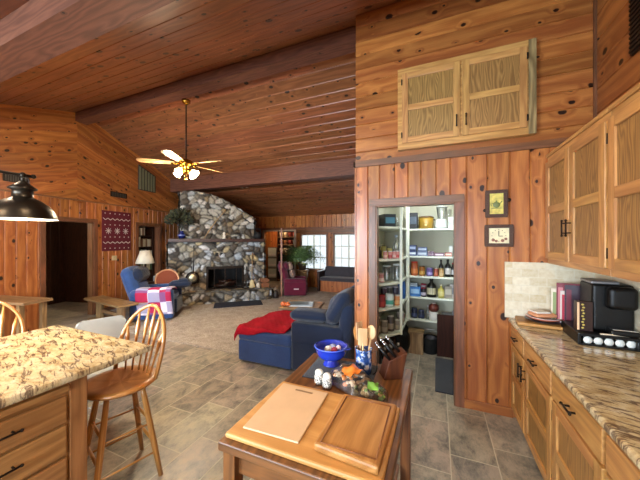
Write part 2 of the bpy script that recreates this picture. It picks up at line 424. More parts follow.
# floor : tile slab, carpet over the living area
mb = MB(); mb.bb(-10.5, 1.4, -3, 11.5, -.2, 0, t=.5)
struct(mb.build('floor', M['tiles']), 'slate look tile floor of the kitchen')
mb = MB()
mb.prism([(-7.05, 4.55, 0), (-6.9, 3.95, 0), (-5.2, 3.16, 0), (-.84, 3.16, 0), (-.84, 8.62, 0), (-7.86, 8.62, 0)], (0, 0, .012))
struct(mb.build('floor_carpet', M['carpet'], fix=True), 'beige carpet of the living area')

# ceiling
def ceil_board(name, y0, y1, seed):
    mb = MB(); s = (ceil_z(y1) - ceil_z(y0)) / (y1 - y0); kk = math.sqrt(1 + s * s)
    O = (0, y0, ceil_z(y0)); A = (0, 1 / kk, s / kk); N = (0, s / kk, -1 / kk)
    boards(mb, O, A, (1, 0, 0), N, [(0, (y1 - y0) * kk, -8.6, 1.5)], .207, c=.009, d=.011, seed=seed, jit=.04, joint=3.6)
    mb.prism([(-8.6, y0, ceil_z(y0) + .02), (-8.6, y1, ceil_z(y1) + .02), (-8.6, y1, ceil_z(y1) + .15), (-8.6, y0, ceil_z(y0) + .15)], (10.1, 0, 0))
    return struct(mb.build(name, M['pine_ceiling']), 'knotty plank ceiling slope')
ceil_board('ceiling', YB - .2, 3.4, 3); ceil_board('ceiling_far_slope', 3.4, YF + .2, 5)
def beam(n, y0, y1, zb):
    mb = MB(); zt = min(ceil_z(y0), ceil_z(y1)) if not (y0 < 3.4 < y1) else 4.22
    P = [(-8, y0, zb), (-8, y0, ceil_z(y0) - .004), (-8, y1, ceil_z(y1) - .004), (-8, y1, zb)]
    L = 9.3; r = random.uniform(0, 20)
    for i in range(4):
        a, b = P[i], P[(i + 1) % 4]; w = math.dist(a, b)
        mb.face([a, b, (b[0] + L, b[1], b[2]), (a[0] + L, a[1], a[2])], [(r, i), (r, i + w), (r + L, i + w), (r + L, i)], .5)
    mb.face(P); mb.face([(p[0] + L, p[1], p[2]) for p in P])
    return struct(mb.build('trim_%d' % n, M['beam'], fix=True), ['', 'heavy ceiling beam over the kitchen', 'heavy ridge beam', 'heavy ceiling beam over the living area'][n])
beam(1, 1.12, 1.38, 3.28); beam(2, 3.26, 3.48, 4.05); beam(3, 5.86, 6.1, 3.05)

# left wall : vertical boards with doorway and book niche, chevron gable above
mb = MB()
DY0, DY1, DZ, NY0, NY1, NZ = 2.74, 3.62, 2.0, 4.74, 5.44, 2.0
E_ = [(YB * k, DY0 * k, 0, 2.44), (DY0 * k, DY1 * k, DZ, 2.44), (DY1 * k, NY0 * k, 0, 2.44), (NY0 * k, NY1 * k, NZ, 2.44), (NY1 * k, YF * k, 0, 2.44)]
boards(mb, (-6.14, 0, 0), LA, (0, 0, 1), LN, E_, .165, seed=11)
def chev(side):
    rn = random.Random(20 + side); YR = 3.3; v = 2.2 if side == 0 else 2.2; m = .333 if side == 0 else -.345
    def yl(v):   # where the board line meets z=2.44
        return 3.4 + (2.44 - v) / m
    v = 2.44 - abs(m) * 0
    lim = YB if side == 0 else YF
    v = 2.3
    while v < 4.27:
        v1 = min(v + rn.uniform(.17, .21), 4.27); t = rn.random(); ru = rn.uniform(0, 40)
        P = [(v, -.007), (v + .006, 0), (v1 - .006, 0), (v1, -.007)]
        for (a, da), (b, db) in zip(P, P[1:]):
            def pt(vv, dd, end):
                if end: Y = YR
                else:
                    Y = yl(vv); Y = max(Y, lim) if side == 0 else min(Y, lim)
                    if side == 0: Y = min(Y, YR)
                    else: Y = max(Y, YR)
                z = vv + m * (Y - 3.4); return Vector(lw(Y, z, dd)), Y
            q = [pt(a, da, 0), pt(a, da, 1), pt(b, db, 1), pt(b, db, 0)]
            mb.face([x[0] for x in q], [(x[1] + ru, y) for x, y in zip(q, (a, a, b, b))], t)
        v = v1
chev(0); chev(1)
def backslab(y0, y1, z0, z1):
    a, b = Vector(lw(y0, 0, -.012)), Vector(lw(y1, 0, -.012)); off = -LN * .12
    P = [(a.x, a.y, z0), (b.x, b.y, z0), (b.x, b.y, z1 if not callable(z1) else z1(y1)), (a.x, a.y, z1 if not callable(z1) else z1(y0))]
    mb.prism(P, off)
backslab(YB, DY0, 0, 2.44); backslab(DY0, DY1, DZ, 2.44); backslab(DY1, NY0, 0, 2.44); backslab(NY0, NY1, NZ, 2.44); backslab(NY1, YF, 0, 2.44)
backslab(YB, 3.4, 2.44, lambda y: ceil_z(y)); backslab(3.4, YF, 2.44, lambda y: ceil_z(y))
struct(mb.build('wall_left', M['pine']), 'knotty pine wall with doorway and chevron gable')
def ltrim(n, y0, y1, z0, z1, th=.022, mat='trimwood', off=.0):
    mb = MB(); a = Vector(lw((y0 + y1) / 2, (z0 + z1) / 2, off + th / 2)); mb.box(a, (th, (y1 - y0) * k, z1 - z0), rz=LWR)
    return struct(mb.build('trim_%d' % n, M[mat], bev=.003))
ltrim(4, YB, YF - .1, 2.425, 2.455)
def lcase(n, y0, y1, z):
    mb = MB(); w = .075
    for (a, b, c, d) in ((y0 - w, y0, 0, z + w), (y1, y1 + w, 0, z + w), (y0 - .0, y1 + .0, z, z + w)):
        mb.box(lw((a + b) / 2, (c + d) / 2, .014), (.028, (b - a) * k, d - c), rz=LWR)
    for yy in (y0 + .008, y1 - .008): mb.box(lw(yy, z / 2, -.07), (.13, .016, z), rz=LWR)
    mb.box(lw((y0 + y1) / 2, z - .008, -.07), (.13, (y1 - y0) * k, .016), rz=LWR)
    return struct(mb.build('door_%d' % n, M['trimwood'], bev=.003), 'wooden casing around opening in left wall')
lcase(1, DY0, DY1, DZ); lcase(2, NY0, NY1, NZ)
ltrim(5, DY1 + .08, NY0 - .08, 0, .09, mat='trimwood')
# hallway behind the doorway (dark), niche behind the second opening
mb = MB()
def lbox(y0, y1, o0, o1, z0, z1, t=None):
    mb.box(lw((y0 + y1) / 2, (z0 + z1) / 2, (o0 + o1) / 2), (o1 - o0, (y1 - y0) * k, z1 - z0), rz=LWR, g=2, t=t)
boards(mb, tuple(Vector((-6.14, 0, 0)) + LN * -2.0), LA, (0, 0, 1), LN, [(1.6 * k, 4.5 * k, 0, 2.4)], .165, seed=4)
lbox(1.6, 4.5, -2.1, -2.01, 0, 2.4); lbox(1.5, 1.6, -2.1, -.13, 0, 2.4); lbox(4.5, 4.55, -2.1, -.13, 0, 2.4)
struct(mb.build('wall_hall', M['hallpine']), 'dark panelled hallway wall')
mb = MB(); lbox(1.5, 4.55, -2.1, -.13, 2.4, 2.45); struct(mb.build('ceiling_hall', M['white']))
mb = MB(); lbox(NY0 - .06, NY1 + .45, -.56, -.52, 0, 2.2); lbox(NY0 - .06, NY0 - .01, -.52, -.13, 0, 2.2); lbox(NY1 + .38, NY1 + .45, -.52, -.13, 0, 2.2); lbox(NY0 - .06, NY1 + .45, -.52, -.13, 2.03, 2.2)
struct(mb.build('wall_niche', M['trimwood']), 'reddish wooden lining of the book niche')

# pantry wall (faces the camera)
PX0, PX1, PZ = -.613, .168, 1.99
mb = MB(); YP = 3.02
boards(mb, (0, YP, 0), (1, 0, 0), (0, 0, 1), (0, -1, 0), [(-.84, PX0, 0, 2.44), (PX0, PX1, PZ, 2.44), (PX1, XR, 0, 2.44)], .152, seed=8)
boards(mb, (0, YP, 0), (0, 0, 1), (1, 0, 0), (0, -1, 0), [(2.44, 4.145, -.84, XR)], .157, seed=9, jit=.06)
for (a, b, c, d) in ((-.84, PX0, 0, 2.44), (PX1, XR + .1, 0, 2.44), (PX0, PX1, PZ, 2.44), (-.84, XR + .1, 2.44, 4.15)):
    mb.bb(a, b, YP + .012, YP + .1, c, d, g=2)
mb.bb(-.852, -.84, YP - .002, YF, 0, 2.44, g=2)
mb.prism([(-.84, 3.1, 2.44), (-.84, YF, 2.44), (-.84, YF, ceil_z(YF)), (-.84, 3.4, ceil_z(3.4)), (-.84, 3.1, ceil_z(3.1))], (.08, 0, 0))
mb.bb(-.84, -.8, YP + .1, YF, 0, 2.44, g=2)
struct(mb.build('wall_pantry', M['pine']), 'knotty pine wall around the pantry doorway')
mb = MB(); mb.bb(-.862, XR, YP - .024, YP, 2.43, 2.495); mb.bb(-.862, -.838, YP - .024, YP + .1, 2.43, 2.495)
struct(mb.build('trim_6', M['trimwood'], bev=.003), 'horizontal moulding between vertical and horizontal boards')
mb = MB(); w = .075
mb.bb(PX0 - w, PX0, YP - .022, YP, 0, PZ); mb.bb(PX1, PX1 + w, YP - .022, YP, 0, PZ); mb.bb(PX0 - w, PX1 + w, YP - .022, YP, PZ, PZ + w)
mb.bb(PX0 - .001, PX0 + .014, YP - .018, YP + .1, 0, PZ); mb.bb(PX1 - .014, PX1 + .001, YP - .018, YP + .1, 0, PZ); mb.bb(PX0, PX1, YP - .018, YP + .1, PZ - .014, PZ + .001)
struct(mb.build('door_3', M['trimwood'], bev=.003), 'reddish wooden casing of the pantry doorway')
mb = MB(); mb.bb(PX1 + .076, .64, YP - .018, YP, 0, .085)
struct(mb.build('baseboard_pantry', M['pine'], bev=.003))
mb = MB(); mb.bb(XR - .02, XR, YP - .02, YP, 2.5, 4.14); struct(mb.build('trim_7', M['trimwood']))

# pantry room
mb = MB(); PB = 4.62
mb.bb(-.8, -.79, YP + .1, PB, 0, 2.4); mb.bb(-.8, .66, PB, PB + .06, 0, 2.4); mb.bb(.6, .66, YP + .1, PB, 0, 2.4)
mb.bb(-.8, PX0 - .0, YP + .1, YP + .11, 0, 2.4); mb.bb(PX1, .6, YP + .1, YP + .11, 0, 2.4); mb.bb(PX0, PX1, YP + .1, YP + .11, PZ, 2.4)
struct(mb.build('wall_pantry_inner', M['plaster']), 'painted plaster walls inside the pantry')
mb = MB(); mb.bb(-.8, .66, YP + .1, PB + .06, 2.4, 2.45); struct(mb.build('ceiling_pantry', M['white']))

# right wall
mb = MB()
def rhi(a): return ceil_z(a)
boards(mb, (XR, 0, 0), (0, 0, 1), (0, 1, 0), (-1, 0, 0), [(0, 4.15, lambda z: max(YB, 3.4 - (4.27 - z) / .333) if z > 2.2 else YB, YP)], .2, seed=15, jit=.06)
mb.prism([(XR + .012, YB, 0), (XR + .012, YP + .1, 0), (XR + .012, YP + .1, 4.17), (XR + .012, YB, ceil_z(YB))], (.1, 0, 0))
struct(mb.build('wall_right', M['pine']), 'knotty pine side wall above the wall cabinets')

# rear wall of the kitchen with two windows
mb = MB()
wz0, wz1 = 1.05, 2.1
rw = [(-4.6, -2.2), (-1.4, .4)]
xs = [-5.6] + [x for p in rw for x in p] + [1.3]
for i in range(len(xs) - 1):
    if i % 2 == 0: mb.bb(xs[i], xs[i + 1], YB - .1, YB, 0, 2.3, g=2)
    else: mb.bb(xs[i], xs[i + 1], YB - .1, YB, 0, wz0, g=2); mb.bb(xs[i], xs[i + 1], YB - .1, YB, wz1, 2.3, g=2)
struct(mb.build('wall_rear', M['pine']), 'kitchen wall behind the photographer')
def window(n, x0, x1, y, z0, z1, cols, rows, mid=True):
    mb = MB(); fw = .055
    mb.bb(x0 - fw, x1 + fw, y - .03, y + .07, z1, z1 + fw); mb.bb(x0 - fw, x1 + fw, y - .05, y + .07, z0 - fw, z0)
    mb.bb(x0 - fw, x0, y - .03, y + .07, z0, z1); mb.bb(x1, x1 + fw, y - .03, y + .07, z0, z1)
    o = struct(mb.build('window_%d' % n, M['trimwood'], bev=.003), 'multi pane window with wooden frame')
    mb = MB()
    for i in range(1, cols):
        x = x0 + (x1 - x0) * i / cols; w = .02 if (mid and i * 2 == cols) else .008
        mb.bb(x - w * 1.3, x + w * 1.3, y + .02, y + .045, z0, z1)
    for j in range(1, rows):
        z = z0 + (z1 - z0) * j / rows; mb.bb(x0, x1, y + .022, y + .043, z - .016, z + .016)
    for (a, b, c, d) in ((x0, x0 + .02, z0, z1), (x1 - .02, x1, z0, z1), (x0, x1, z0, z0 + .02), (x0, x1, z1 - .02, z1)): mb.bb(a, b, y + .018, y + .048, c, d)
    mb.build('muntin_grid', M['shelfwhite'], o)
    mb = MB(); mb.bb(x0, x1, y + .03, y + .034, z0, z1); mb.build('pane', M['window_glass'], o)
window(1, -4.34, -3.41, YF, .64, 1.80, 4, 3); window(2, -3.12, -2.15, YF, .64, 1.80, 4, 3)
window(3, -4.6, -2.2, YB - .07, wz0, wz1, 4, 2); window(4, -1.4, .4, YB - .07, wz0, wz1, 2, 2)

# far wall
mb = MB(); FX0, FX1, FZ = -5.85, -4.62, 1.93; zt = 2.48
boards(mb, (0, YF, 0), (1, 0, 0), (0, 0, 1), (0, -1, 0), [(-7.9, FX0, 0, zt), (FX0, FX1, FZ, zt), (FX1, -4.34, 0, zt), (-4.34, -3.41, 0, .64), (-4.34, -3.41, 1.8, zt), (-3.41, -3.12, 0, zt),
       (-3.12, -2.15, 0, .64), (-3.12, -2.15, 1.8, zt), (-2.15, -.84, 0, zt)], .165, seed=31)
for (a, b, c, d) in ((-7.9, FX0, 0, zt), (FX0, FX1, FZ, zt), (FX1, -4.34, 0, zt), (-4.34, -3.41, 0, .64), (-4.34, -3.41, 1.8, zt), (-3.41, -3.12, 0, zt), (-3.12, -2.15, 0, .64), (-3.12, -2.15, 1.8, zt), (-2.15, -.8, 0, zt)):
    mb.bb(a, b, YF + .012, YF + .1, c, d, g=2)
struct(mb.build('wall_far', M['pine']), 'knotty pine wall with two windows')
mb = MB(); mb.bb(-6.3, -.9, YF - .04, YF, 1.99, 2.06); mb.bb(-4.5, -.9, YF - .075, YF - .04, 1.87, 1.975)
struct(mb.build('trim_8', M['trimwood'], bev=.004), 'wooden header over the windows')
mb = MB(); mb.bb(FX0 - .08, FX0, YF - .03, YF + .1, 0, FZ); mb.bb(FX1, FX1 + .08, YF - .03, YF + .1, 0, FZ); mb.bb(FX0 - .08, FX1 + .08, YF - .03, YF + .1, FZ, FZ + .055)
struct(mb.build('door_4', wood('lit_casing_wood', '#c9b29c', '#b09478', tvar=.05), bev=.003), 'casing of the opening in the far wall, coloured pale as if lit')  # bright light on the casing is put into the wood colour
# room behind the far wall
mb = MB()
boards(mb, (0, 9.7, 0), (1, 0, 0), (0, 0, 1), (0, -1, 0), [(-8, -4.95, 0, 2.4)], .165, seed=35)
mb.bb(-8, -4.95, 9.712, 9.8, 0, 2.4); mb.bb(-8.1, -8, 8.75, 9.8, 0, 2.4); mb.prism([(-4.50, 8.73, 0), (-4.96, 9.8, 0), (-5.0, 9.8, 0), (-4.54, 8.73, 0)], (0, 0, 2.4))
struct(mb.build('wall_back_room', M['pine']), 'pine wall of the room beyond')
mb = MB(); mb.prism([(-8.1, 8.73, 2.4), (-4.5, 8.73, 2.4), (-4.96, 9.8, 2.4), (-8.1, 9.8, 2.4)], (0, 0, .05)); struct(mb.build('ceiling_back_room', M['white']))

# backsplash
mb = MB()
mb.face([(.575, YP - .012, .912), (XR - .001, YP - .012, .912), (XR - .001, YP - .012, 1.42), (.575, YP - .012, 1.42)], [(.0, 0), (.645, 0), (.645, .508), (0, .508)])
mb.face([(.575, YP, .912), (.575, YP - .012, .912), (.575, YP - .012, 1.42), (.575, YP, 1.42)]); mb.face([(.575, YP, 1.42), (.575, YP - .012, 1.42), (XR, YP - .012, 1.42), (XR, YP, 1.42)])
mb.face([(XR - .012, YP - .012, .912), (XR - .012, -1.5, .912), (XR - .012, -1.5, 1.44), (XR - .012, YP - .012, 1.44)], [(.65, 0), (5.2, 0), (5.2, .528), (.65, .528)])
mb.face([(XR - .012, YP - .012, 1.44), (XR - .012, -1.5, 1.44), (XR, -1.5, 1.44), (XR, YP - .012, 1.44)])
struct(mb.build('trim_9', M['splash']), 'tumbled stone tile backsplash')

# ---------------------------------------------------------------- fireplace (corner mass at 45 degrees)
F = T('stone_fireplace', 'floor to ceiling rough field stone corner fireplace with raised hearth', 'fireplace', (-6.22, 4.93, 0), R(45))
rn = random.Random(5); SE = []
for i in range(-4, 28):
    for j in range(-4, 28):
        for q in range(1):
            SE.append((i * .155 + rn.uniform(-.085, .085), j * .13 + rn.uniform(-.07, .07), rn.choice(['#8d8b84', '#a6a39a', '#5f5b53', '#98876a', '#6d5f4c', '#b8b9b6', '#cdd2d6', '#433c34', '#9d9682', '#77736b', '#a9b2ba', '#b3a37c', '#514538', '#dadada']), rn.uniform(.5, 1)))
GR = {}
for s_ in SE: GR.setdefault((int(s_[0] // .15), int(s_[1] // .15)), []).append(s_)
def vor(x, z):
    # stones are wider than high in places: warp
    xx = x + .06 * math.sin(z * 7 + 1 + 2 * math.sin(x * 3)) ; zz = z + .06 * math.sin(x * 6 + math.sin(z * 5))
    b = []
    gi, gj = int(xx // .15), int(zz // .15)
    for i in range(gi - 2, gi + 3):
        for j in range(gj - 2, gj + 3):
            for s_ in GR.get((i, j), ()): b.append((math.hypot((xx - s_[0]) * .85, zz - s_[1]), s_))
    b.sort(key=lambda q: q[0]); return b[0], b[1][0] - b[0][0]
def stones(mb, P, u0, u1, v0, v1, st=.022, dep=.075, uo=0, vo=0, mul=(.9, .9, .9)):
    nu = max(2, int((u1 - u0) / st)); cache = {}
    H = (v1 if not callable(v1) else max(v1(u0 + (u1 - u0) * i / nu) for i in range(nu + 1))) - v0; nv = max(2, int(H / st))
    V = []; C = []
    for i in range(nu + 1):
        u = u0 + (u1 - u0) * i / nu; top = v1(u) if callable(v1) else v1
        for j in range(nv + 1):
            v = v0 + (top - v0) * j / nv; (d1, s_), e = vor(u + uo, v + vo)
            h = dep * s_[3] * min(1, e / .045) ** .5
            V.append(P(u, v, h)); C.append(lin('#29231d')[:3] if e < .016 else tuple(x * (.85 if e < .02 else 1) for x in lin(s_[2])[:3]))
    i0 = len(mb.v); mb.v += V; C = [tuple(a * b for a, b in zip(q, mul)) for q in C]
    for i in range(nu):
        for j in range(nv):
            a = i * (nv + 1) + j; ids = [a, a + nv + 1, a + nv + 2, a + 1]
            c = tuple(sum(C[q][x] for q in ids) / 4 for x in range(3))
            mb.idx([i0 + q for q in ids], None, c, 0, True)
front = lambda y: (lambda u, v, h: (u, y - h, v))
mb = MB(); SC = lin('#5c574f')[:3]
FBx0, FBx1, FBz0, FBz1 = .88, 1.84, .28, .92
stones(mb, front(0), 0, FBx0, .2, 1.56); stones(mb, front(0), FBx1, 2.39, .2, 1.56); stones(mb, front(0), FBx0, FBx1, FBz1, 1.56)
stones(mb, lambda u, v, h: (2.39 + h, u, v), 0, 1.2, .2, 1.56, uo=2.39); stones(mb, lambda u, v, h: (-h, -u, v), -.5, 0, .2, 1.56, uo=.6)
mb.prism([(0, .003, 0), (FBx0, .003, 0), (FBx0, .6, 0), (FBx1, .6, 0), (FBx1, .003, 0), (2.39, .003, 0), (2.39, 2.65, 0), (.78, 2.65, 0), (0, 1.5, 0)], (0, 0, 1.57), t=SC)
mb.bb(FBx0, FBx1, .003, .62, FBz1, 1.56, t=SC); mb.bb(FBx0, FBx1, .0, .62, 0, FBz0, t=SC)
mb.build('surround', M['stone'], F)
def topz(u):
    P = [(.25, 2.87), (.4, 2.91), (.7, 2.9), (.98, 2.86), (1.3, 2.74), (1.6, 2.58), (1.9, 2.40), (2.14, 2.26)]
    for (a, b), (c, d) in zip(P, P[1:]):
        if u <= c: return b + (d - b) * (u - a) / (c - a) + .012 * math.sin(u * 40)
    return 2.26
mb = MB(); stones(mb, front(.18), .25, 2.14, 1.6, topz, vo=.13, mul=(.84, .77, .66))
stones(mb, lambda u, v, h: (2.14 + h, u, v), .18, 1.4, 1.6, 2.24, uo=2.3); stones(mb, lambda u, v, h: (.25 - h, -u, v), -.7, -.18, 1.6, 2.86, uo=.6)
pr_ = [(.25, .2, 1.57)] + [(u, .2, topz(u) - .005) for u in [.25 + i * (1.89) / 14 for i in range(15)]] + [(2.14, .2, 1.57)]
mb.prism(pr_, (0, 1.5, 0), t=SC)
mb.build('chimney_breast', M['stone'], F)
mb = MB(); stones(mb, front(-.35), .0, 2.52, .012, .30, vo=.7); stones(mb, lambda u, v, h: (2.52 + h, u, v), -.35, .2, .012, .30, uo=.9)
stones(mb, lambda u, v, h: (u, v, .30 + h * .5), 0, 2.52, -.37, .0, dep=.03, uo=1.3); mb.bb(0, 2.52, -.345, .0, .012, .3, t=SC)
mb.build('hearth', M['stone'], F)
mb = MB(); mb.bb(.0, 2.4, -.13, .26, 1.57, 1.655); mb.build('mantel_shelf', M['darkwood'], F, bev=.008)
mb = MB(); q = .02
mb.bb(FBx0 - .0, FBx0 + .05, -.06, .04, FBz0 + .03, FBz1); mb.bb(FBx1 - .05, FBx1, -.06, .04, FBz0 + .03, FBz1); mb.bb(FBx0, FBx1, -.06, .04, FBz1 - .07, FBz1); mb.bb(FBx0, FBx1, -.06, .04, FBz0 + .02, FBz0 + .05)
mb.bb(FBx0 + .46, FBx0 + .48, -.05, .0, FBz0 + .03, FBz1 - .05)
for x in (FBx0 + .2, FBx1 - .2): mb.bb(x - .008, x + .008, -.05, 0, FBz0 + .03, FBz1 - .05)
mb.build('firebox_frame', M['iron'], F)
mb = MB(); mb.bb(FBx0 + .01, FBx1 - .01, .56, .6, FBz0 + .01, FBz1 - .01); mb.bb(FBx0 + .0, FBx0 + .012, .04, .58, FBz0 + .01, FBz1); mb.bb(FBx1 - .012, FBx1, .04, .58, FBz0 + .01, FBz1)
mb.build('firebox_lining', fc('#1a1817', .95), F)
for i, (x, s_) in enumerate(((1.14, 1), (1.26, 1), (1.39, 1), (1.53, 1), (1.64, 1))[:4]):
    mb = MB(); mb.bb(x - .035, x + .035, -.062, -.01, 1.19, 1.28); mb.build('vent_hole', M['blackmatte'], F)
mb = MB()
for (a, b) in (((1.1, .25, .36), (1.6, .3, .37)), ((1.15, .36, .36), (1.65, .24, .45)), ((1.2, .3, .47), (1.55, .34, .46))): mb.tube([a, b], .045, 8)
o = tag(mb.build('firewood', M['darkwood'], loc=(-6.22, 4.93, 0), rz=R(45)), 'split logs lying inside the stone fireplace', 'firewood'); o['kind'] = 'stuff'
# ---------------------------------------------------------------- kitchen
def pull_h(parent, c, axis, L=.1, out=(-1, 0, 0), name='handle'):
    """bar pull; axis unit vector along bar; out unit vector away from the door"""
    mb = MB(); a = Vector(axis); o = Vector(out); c = Vector(c)
    mb.tube([c - a * L / 2 + o * .028, c + a * L / 2 + o * .028], .0055, 8)
    for s in (-1, 1):
        mb.tube([c + a * s * L * .32, c + a * s * L * .32 + o * .028], .005, 6); mb.ball(c + a * s * L / 2 + o * .028, .008, 8)
    return mb.build(name, M['iron'], parent)
def door_panel(parent, y0, y1, z0, z1, x, out=-1, ax='y', mid=True, mat='oak', pmat='oak_panel', name='door', th=.02, fw=.062):
    """framed door in a plane x=const (ax y) or y=const (ax x)"""
    def b(mb, a0, a1, p0, p1, c0, c1, g):
        if ax == 'y': mb.bb(min(p0, p1), max(p0, p1), a0, a1, c0, c1, g=1 if g == 'a' else 2)
        else: mb.bb(a0, a1, min(p0, p1), max(p0, p1), c0, c1, g=0 if g == 'a' else 2)
    mb = MB(); f = x + out * th
    b(mb, y0, y0 + fw, x, f, z0, z1, 'z'); b(mb, y1 - fw, y1, x, f, z0, z1, 'z')
    b(mb, y0 + fw, y1 - fw, x, f, z0, z0 + fw, 'a'); b(mb, y0 + fw, y1 - fw, x, f, z1 - fw, z1, 'a')
    zm = (z0 + z1) / 2 + .0
    if mid: b(mb, y0 + fw, y1 - fw, x, f, zm - fw / 2, zm + fw / 2, 'a')
    d = mb.build(name, M[mat], parent, bev=.004)
    mb = MB(); b(mb, y0 + fw - .004, y1 - fw + .004, x, x + out * th * .35, z0 + fw - .004, z1 - fw + .004, 'z')
    mb.build('panel', M[pmat], d); return d
def hinge(parent, c, ax='z'):
    mb = MB(); mb.box(c, (.008, .012, .05)); mb.tube([(c[0] - .004, c[1], c[2] - .03), (c[0] - .004, c[1], c[2] + .03)], .004, 6); mb.build('hinge', M['iron'], parent)

# upper cabinets on the right wall
ucz0, ucz1 = 1.445, 2.33
def upper(y0, y1, label):
    c = T('wall_cabinet', label, 'cabinet', (1.06, (y0 + y1) / 2, ucz0), 0, 'oak wall cabinets on the right')
    ox, oy, oz = 1.06, (y0 + y1) / 2, ucz0
    mb = MB(); h = ucz1 - ucz0; w = y1 - y0
    mb.bb(-.15, .155, -w / 2 + .001, w / 2 - .001, 0, h, g=1); mb.build('body', M['oak'], c, bev=.002)
    mb = MB(); mb.bb(-.17, -.15, -w / 2 + .001, w / 2 - .001, -.028, .03, g=1); mb.bb(-.17, -.15, -w / 2 + .001, w / 2 - .001, h - .055, h + .012, g=1)
    mb.bb(-.182, -.15, -w / 2 + .001, w / 2 - .001, h + .005, h + .03, g=1)
    for s in (-w / 2 + .001, w / 2 - .03): mb.bb(-.17, -.15, s, s + .029, .03, h - .055, g=2)
    mb.build('face_frame', M['oak'], c, bev=.002)
    for s, (a, b) in ((1, (.006, w / 2 - .012)), (-1, (-w / 2 + .012, -.006))):
        d = door_panel(c, a, b, .015, h - .04, -.17)
        pull_h(d, (-.19, s * .035, .26), (0, 0, 1), .11)
        for z in (.1, h - .14): hinge(d, (-.176, s * (w / 2 - .012), z))
upper(2.05, 3.005, 'oak wall cabinet with four framed panels, next to the pine end wall')
upper(1.09, 2.045, 'oak wall cabinet nearer the viewer, above the black coffee maker')
upper(.13, 1.085, 'oak wall cabinet at the near right, mostly out of the picture')

# high cabinet above the pantry
c = T('high_wall_cabinet', 'oak two door cabinet mounted high above the pantry doorway', 'cabinet', (.21, 3.0, 2.55))
mb = MB(); mb.bb(-.585, .585, -.045, .018, 0, .83, g=0); mb.build('body', M['oak'], c, bev=.003)
mb = MB(); mb.bb(.53, .588, -.052, -.045, 0, .83, g=2); mb.build('weathered_stile', M['oak_old'], c, bev=.003)['label'] = 'greyish weathered right hand stile'
for s, (a, b) in ((-1, (-.54, -.008)), (1, (.012, .52))):
    d = door_panel(c, a, b, .06, .77, -.045, -1, 'x', fw=.058)
    pull_h(d, (s * .04 , -.065, .2), (0, 0, 1), .1, (0, -1, 0))
    for z in (.14, .68): hinge(d, (a if s < 0 else b, -.068, z))

# base cabinets on the right
def base(y0, y1, label, drawer=True, hside=0):
    c = T('base_cabinet', label, 'cabinet', (.92, (y0 + y1) / 2, 0), 0, 'oak base cabinets on the right')
    w = y1 - y0; h = .872; fx = .64 - .92
    mb = MB(); mb.bb(fx, .295, -w / 2 + .001, w / 2 - .001, .09, h, g=1); mb.build('body', M['oak'], c)
    mb = MB(); mb.bb(fx + .05, .295, -w / 2 + .001, w / 2 - .001, 0, .09, g=1); mb.build('toe_kick', M['oak_panel'], c)
    dr = MB(); dr.bb(fx - .02, fx, -w / 2 + .012, w / 2 - .012, .70, .845, g=1); d = dr.build('drawer', M['oak'], c, bev=.006)
    pull_h(d, (fx - .02, 0, .775), (0, 1, 0), .1)
    d = door_panel(c, -w / 2 + .012, w / 2 - .012, .105, .685, fx, fw=.06 if w > .4 else .05)
    if hside: pull_h(d, (fx - .02, hside * (w / 2 - .04), .585), (0, 0, 1), .1)
    for z in (.2, .58): hinge(d, (fx - .006, -(hside or -1) * (w / 2 - .012), z))
base(2.60, 3.01, 'narrow oak base cabinet against the pine end wall', hside=-1)
base(2.04, 2.598, 'oak base cabinet second from the pine wall', hside=1)
base(1.48, 2.038, 'oak base cabinet third from the pine wall', hside=0)
base(.92, 1.478, 'oak base cabinet nearest the bottom right corner', hside=0)
base(.54, .918, 'oak base cabinet at the near right, out of the picture', hside=-1)
mb = MB(); mb.bb(.60, XR - .013, .54, 3.007, .873, .912)
o = mb.build('countertop', M['granite'], bev=.012); tag(o, 'cream and brown granite worktop on the right hand base cabinets', 'worktop')

# island
c = T('island_cabinet', 'brown oak island cabinet with a stack of drawers', 'cabinet', (-2.35, .1, 0))
mb = MB(); mb.bb(-.52, .50, -1.0, .82, .09, .87, g=1); mb.bb(-.45, .44, -.98, .78, 0, .09); mb.build('body', M['cab_brown'], c)
mb = MB(); mb.bb(.50, .522, .755, .835, .0, .87, g=2); mb.bb(.44, .51, .80, .835, 0, .87, g=2); mb.build('corner_post', M['cab_brown'], c, bev=.003)
mb = MB(); mb.box((.515, .12, .825), (.03, 1.26, .03)); mb.build('pullout_board', M['oak'], c, bev=.004)
z = .80
for i, (z0, z1) in enumerate(((.645, .785), (.47, .63), (.28, .455), (.10, .265))):
    mb = MB(); mb.bb(.50, .524, .13, .742, z0, z1, g=1); d = mb.build('drawer', M['cab_brown'], c, bev=.008)
    pull_h(d, (.524, .49, (z0 + z1) / 2 + .01), (0, 1, 0), .13, (1, 0, 0))
    mb = MB(); mb.bb(.50, .524, -.5, .118, z0, z1, g=1); d = mb.build('drawer', M['cab_brown'], c, bev=.008)
    pull_h(d, (.524, -.2, (z0 + z1) / 2), (0, 1, 0), .13, (1, 0, 0))
mb = MB(); mb.bb(-2.93, -1.77, -1.0, 1.29, .871, .912)
tag(mb.build('island_countertop', M['granite'], bev=.014), 'cream and brown granite slab on top of the island', 'worktop')

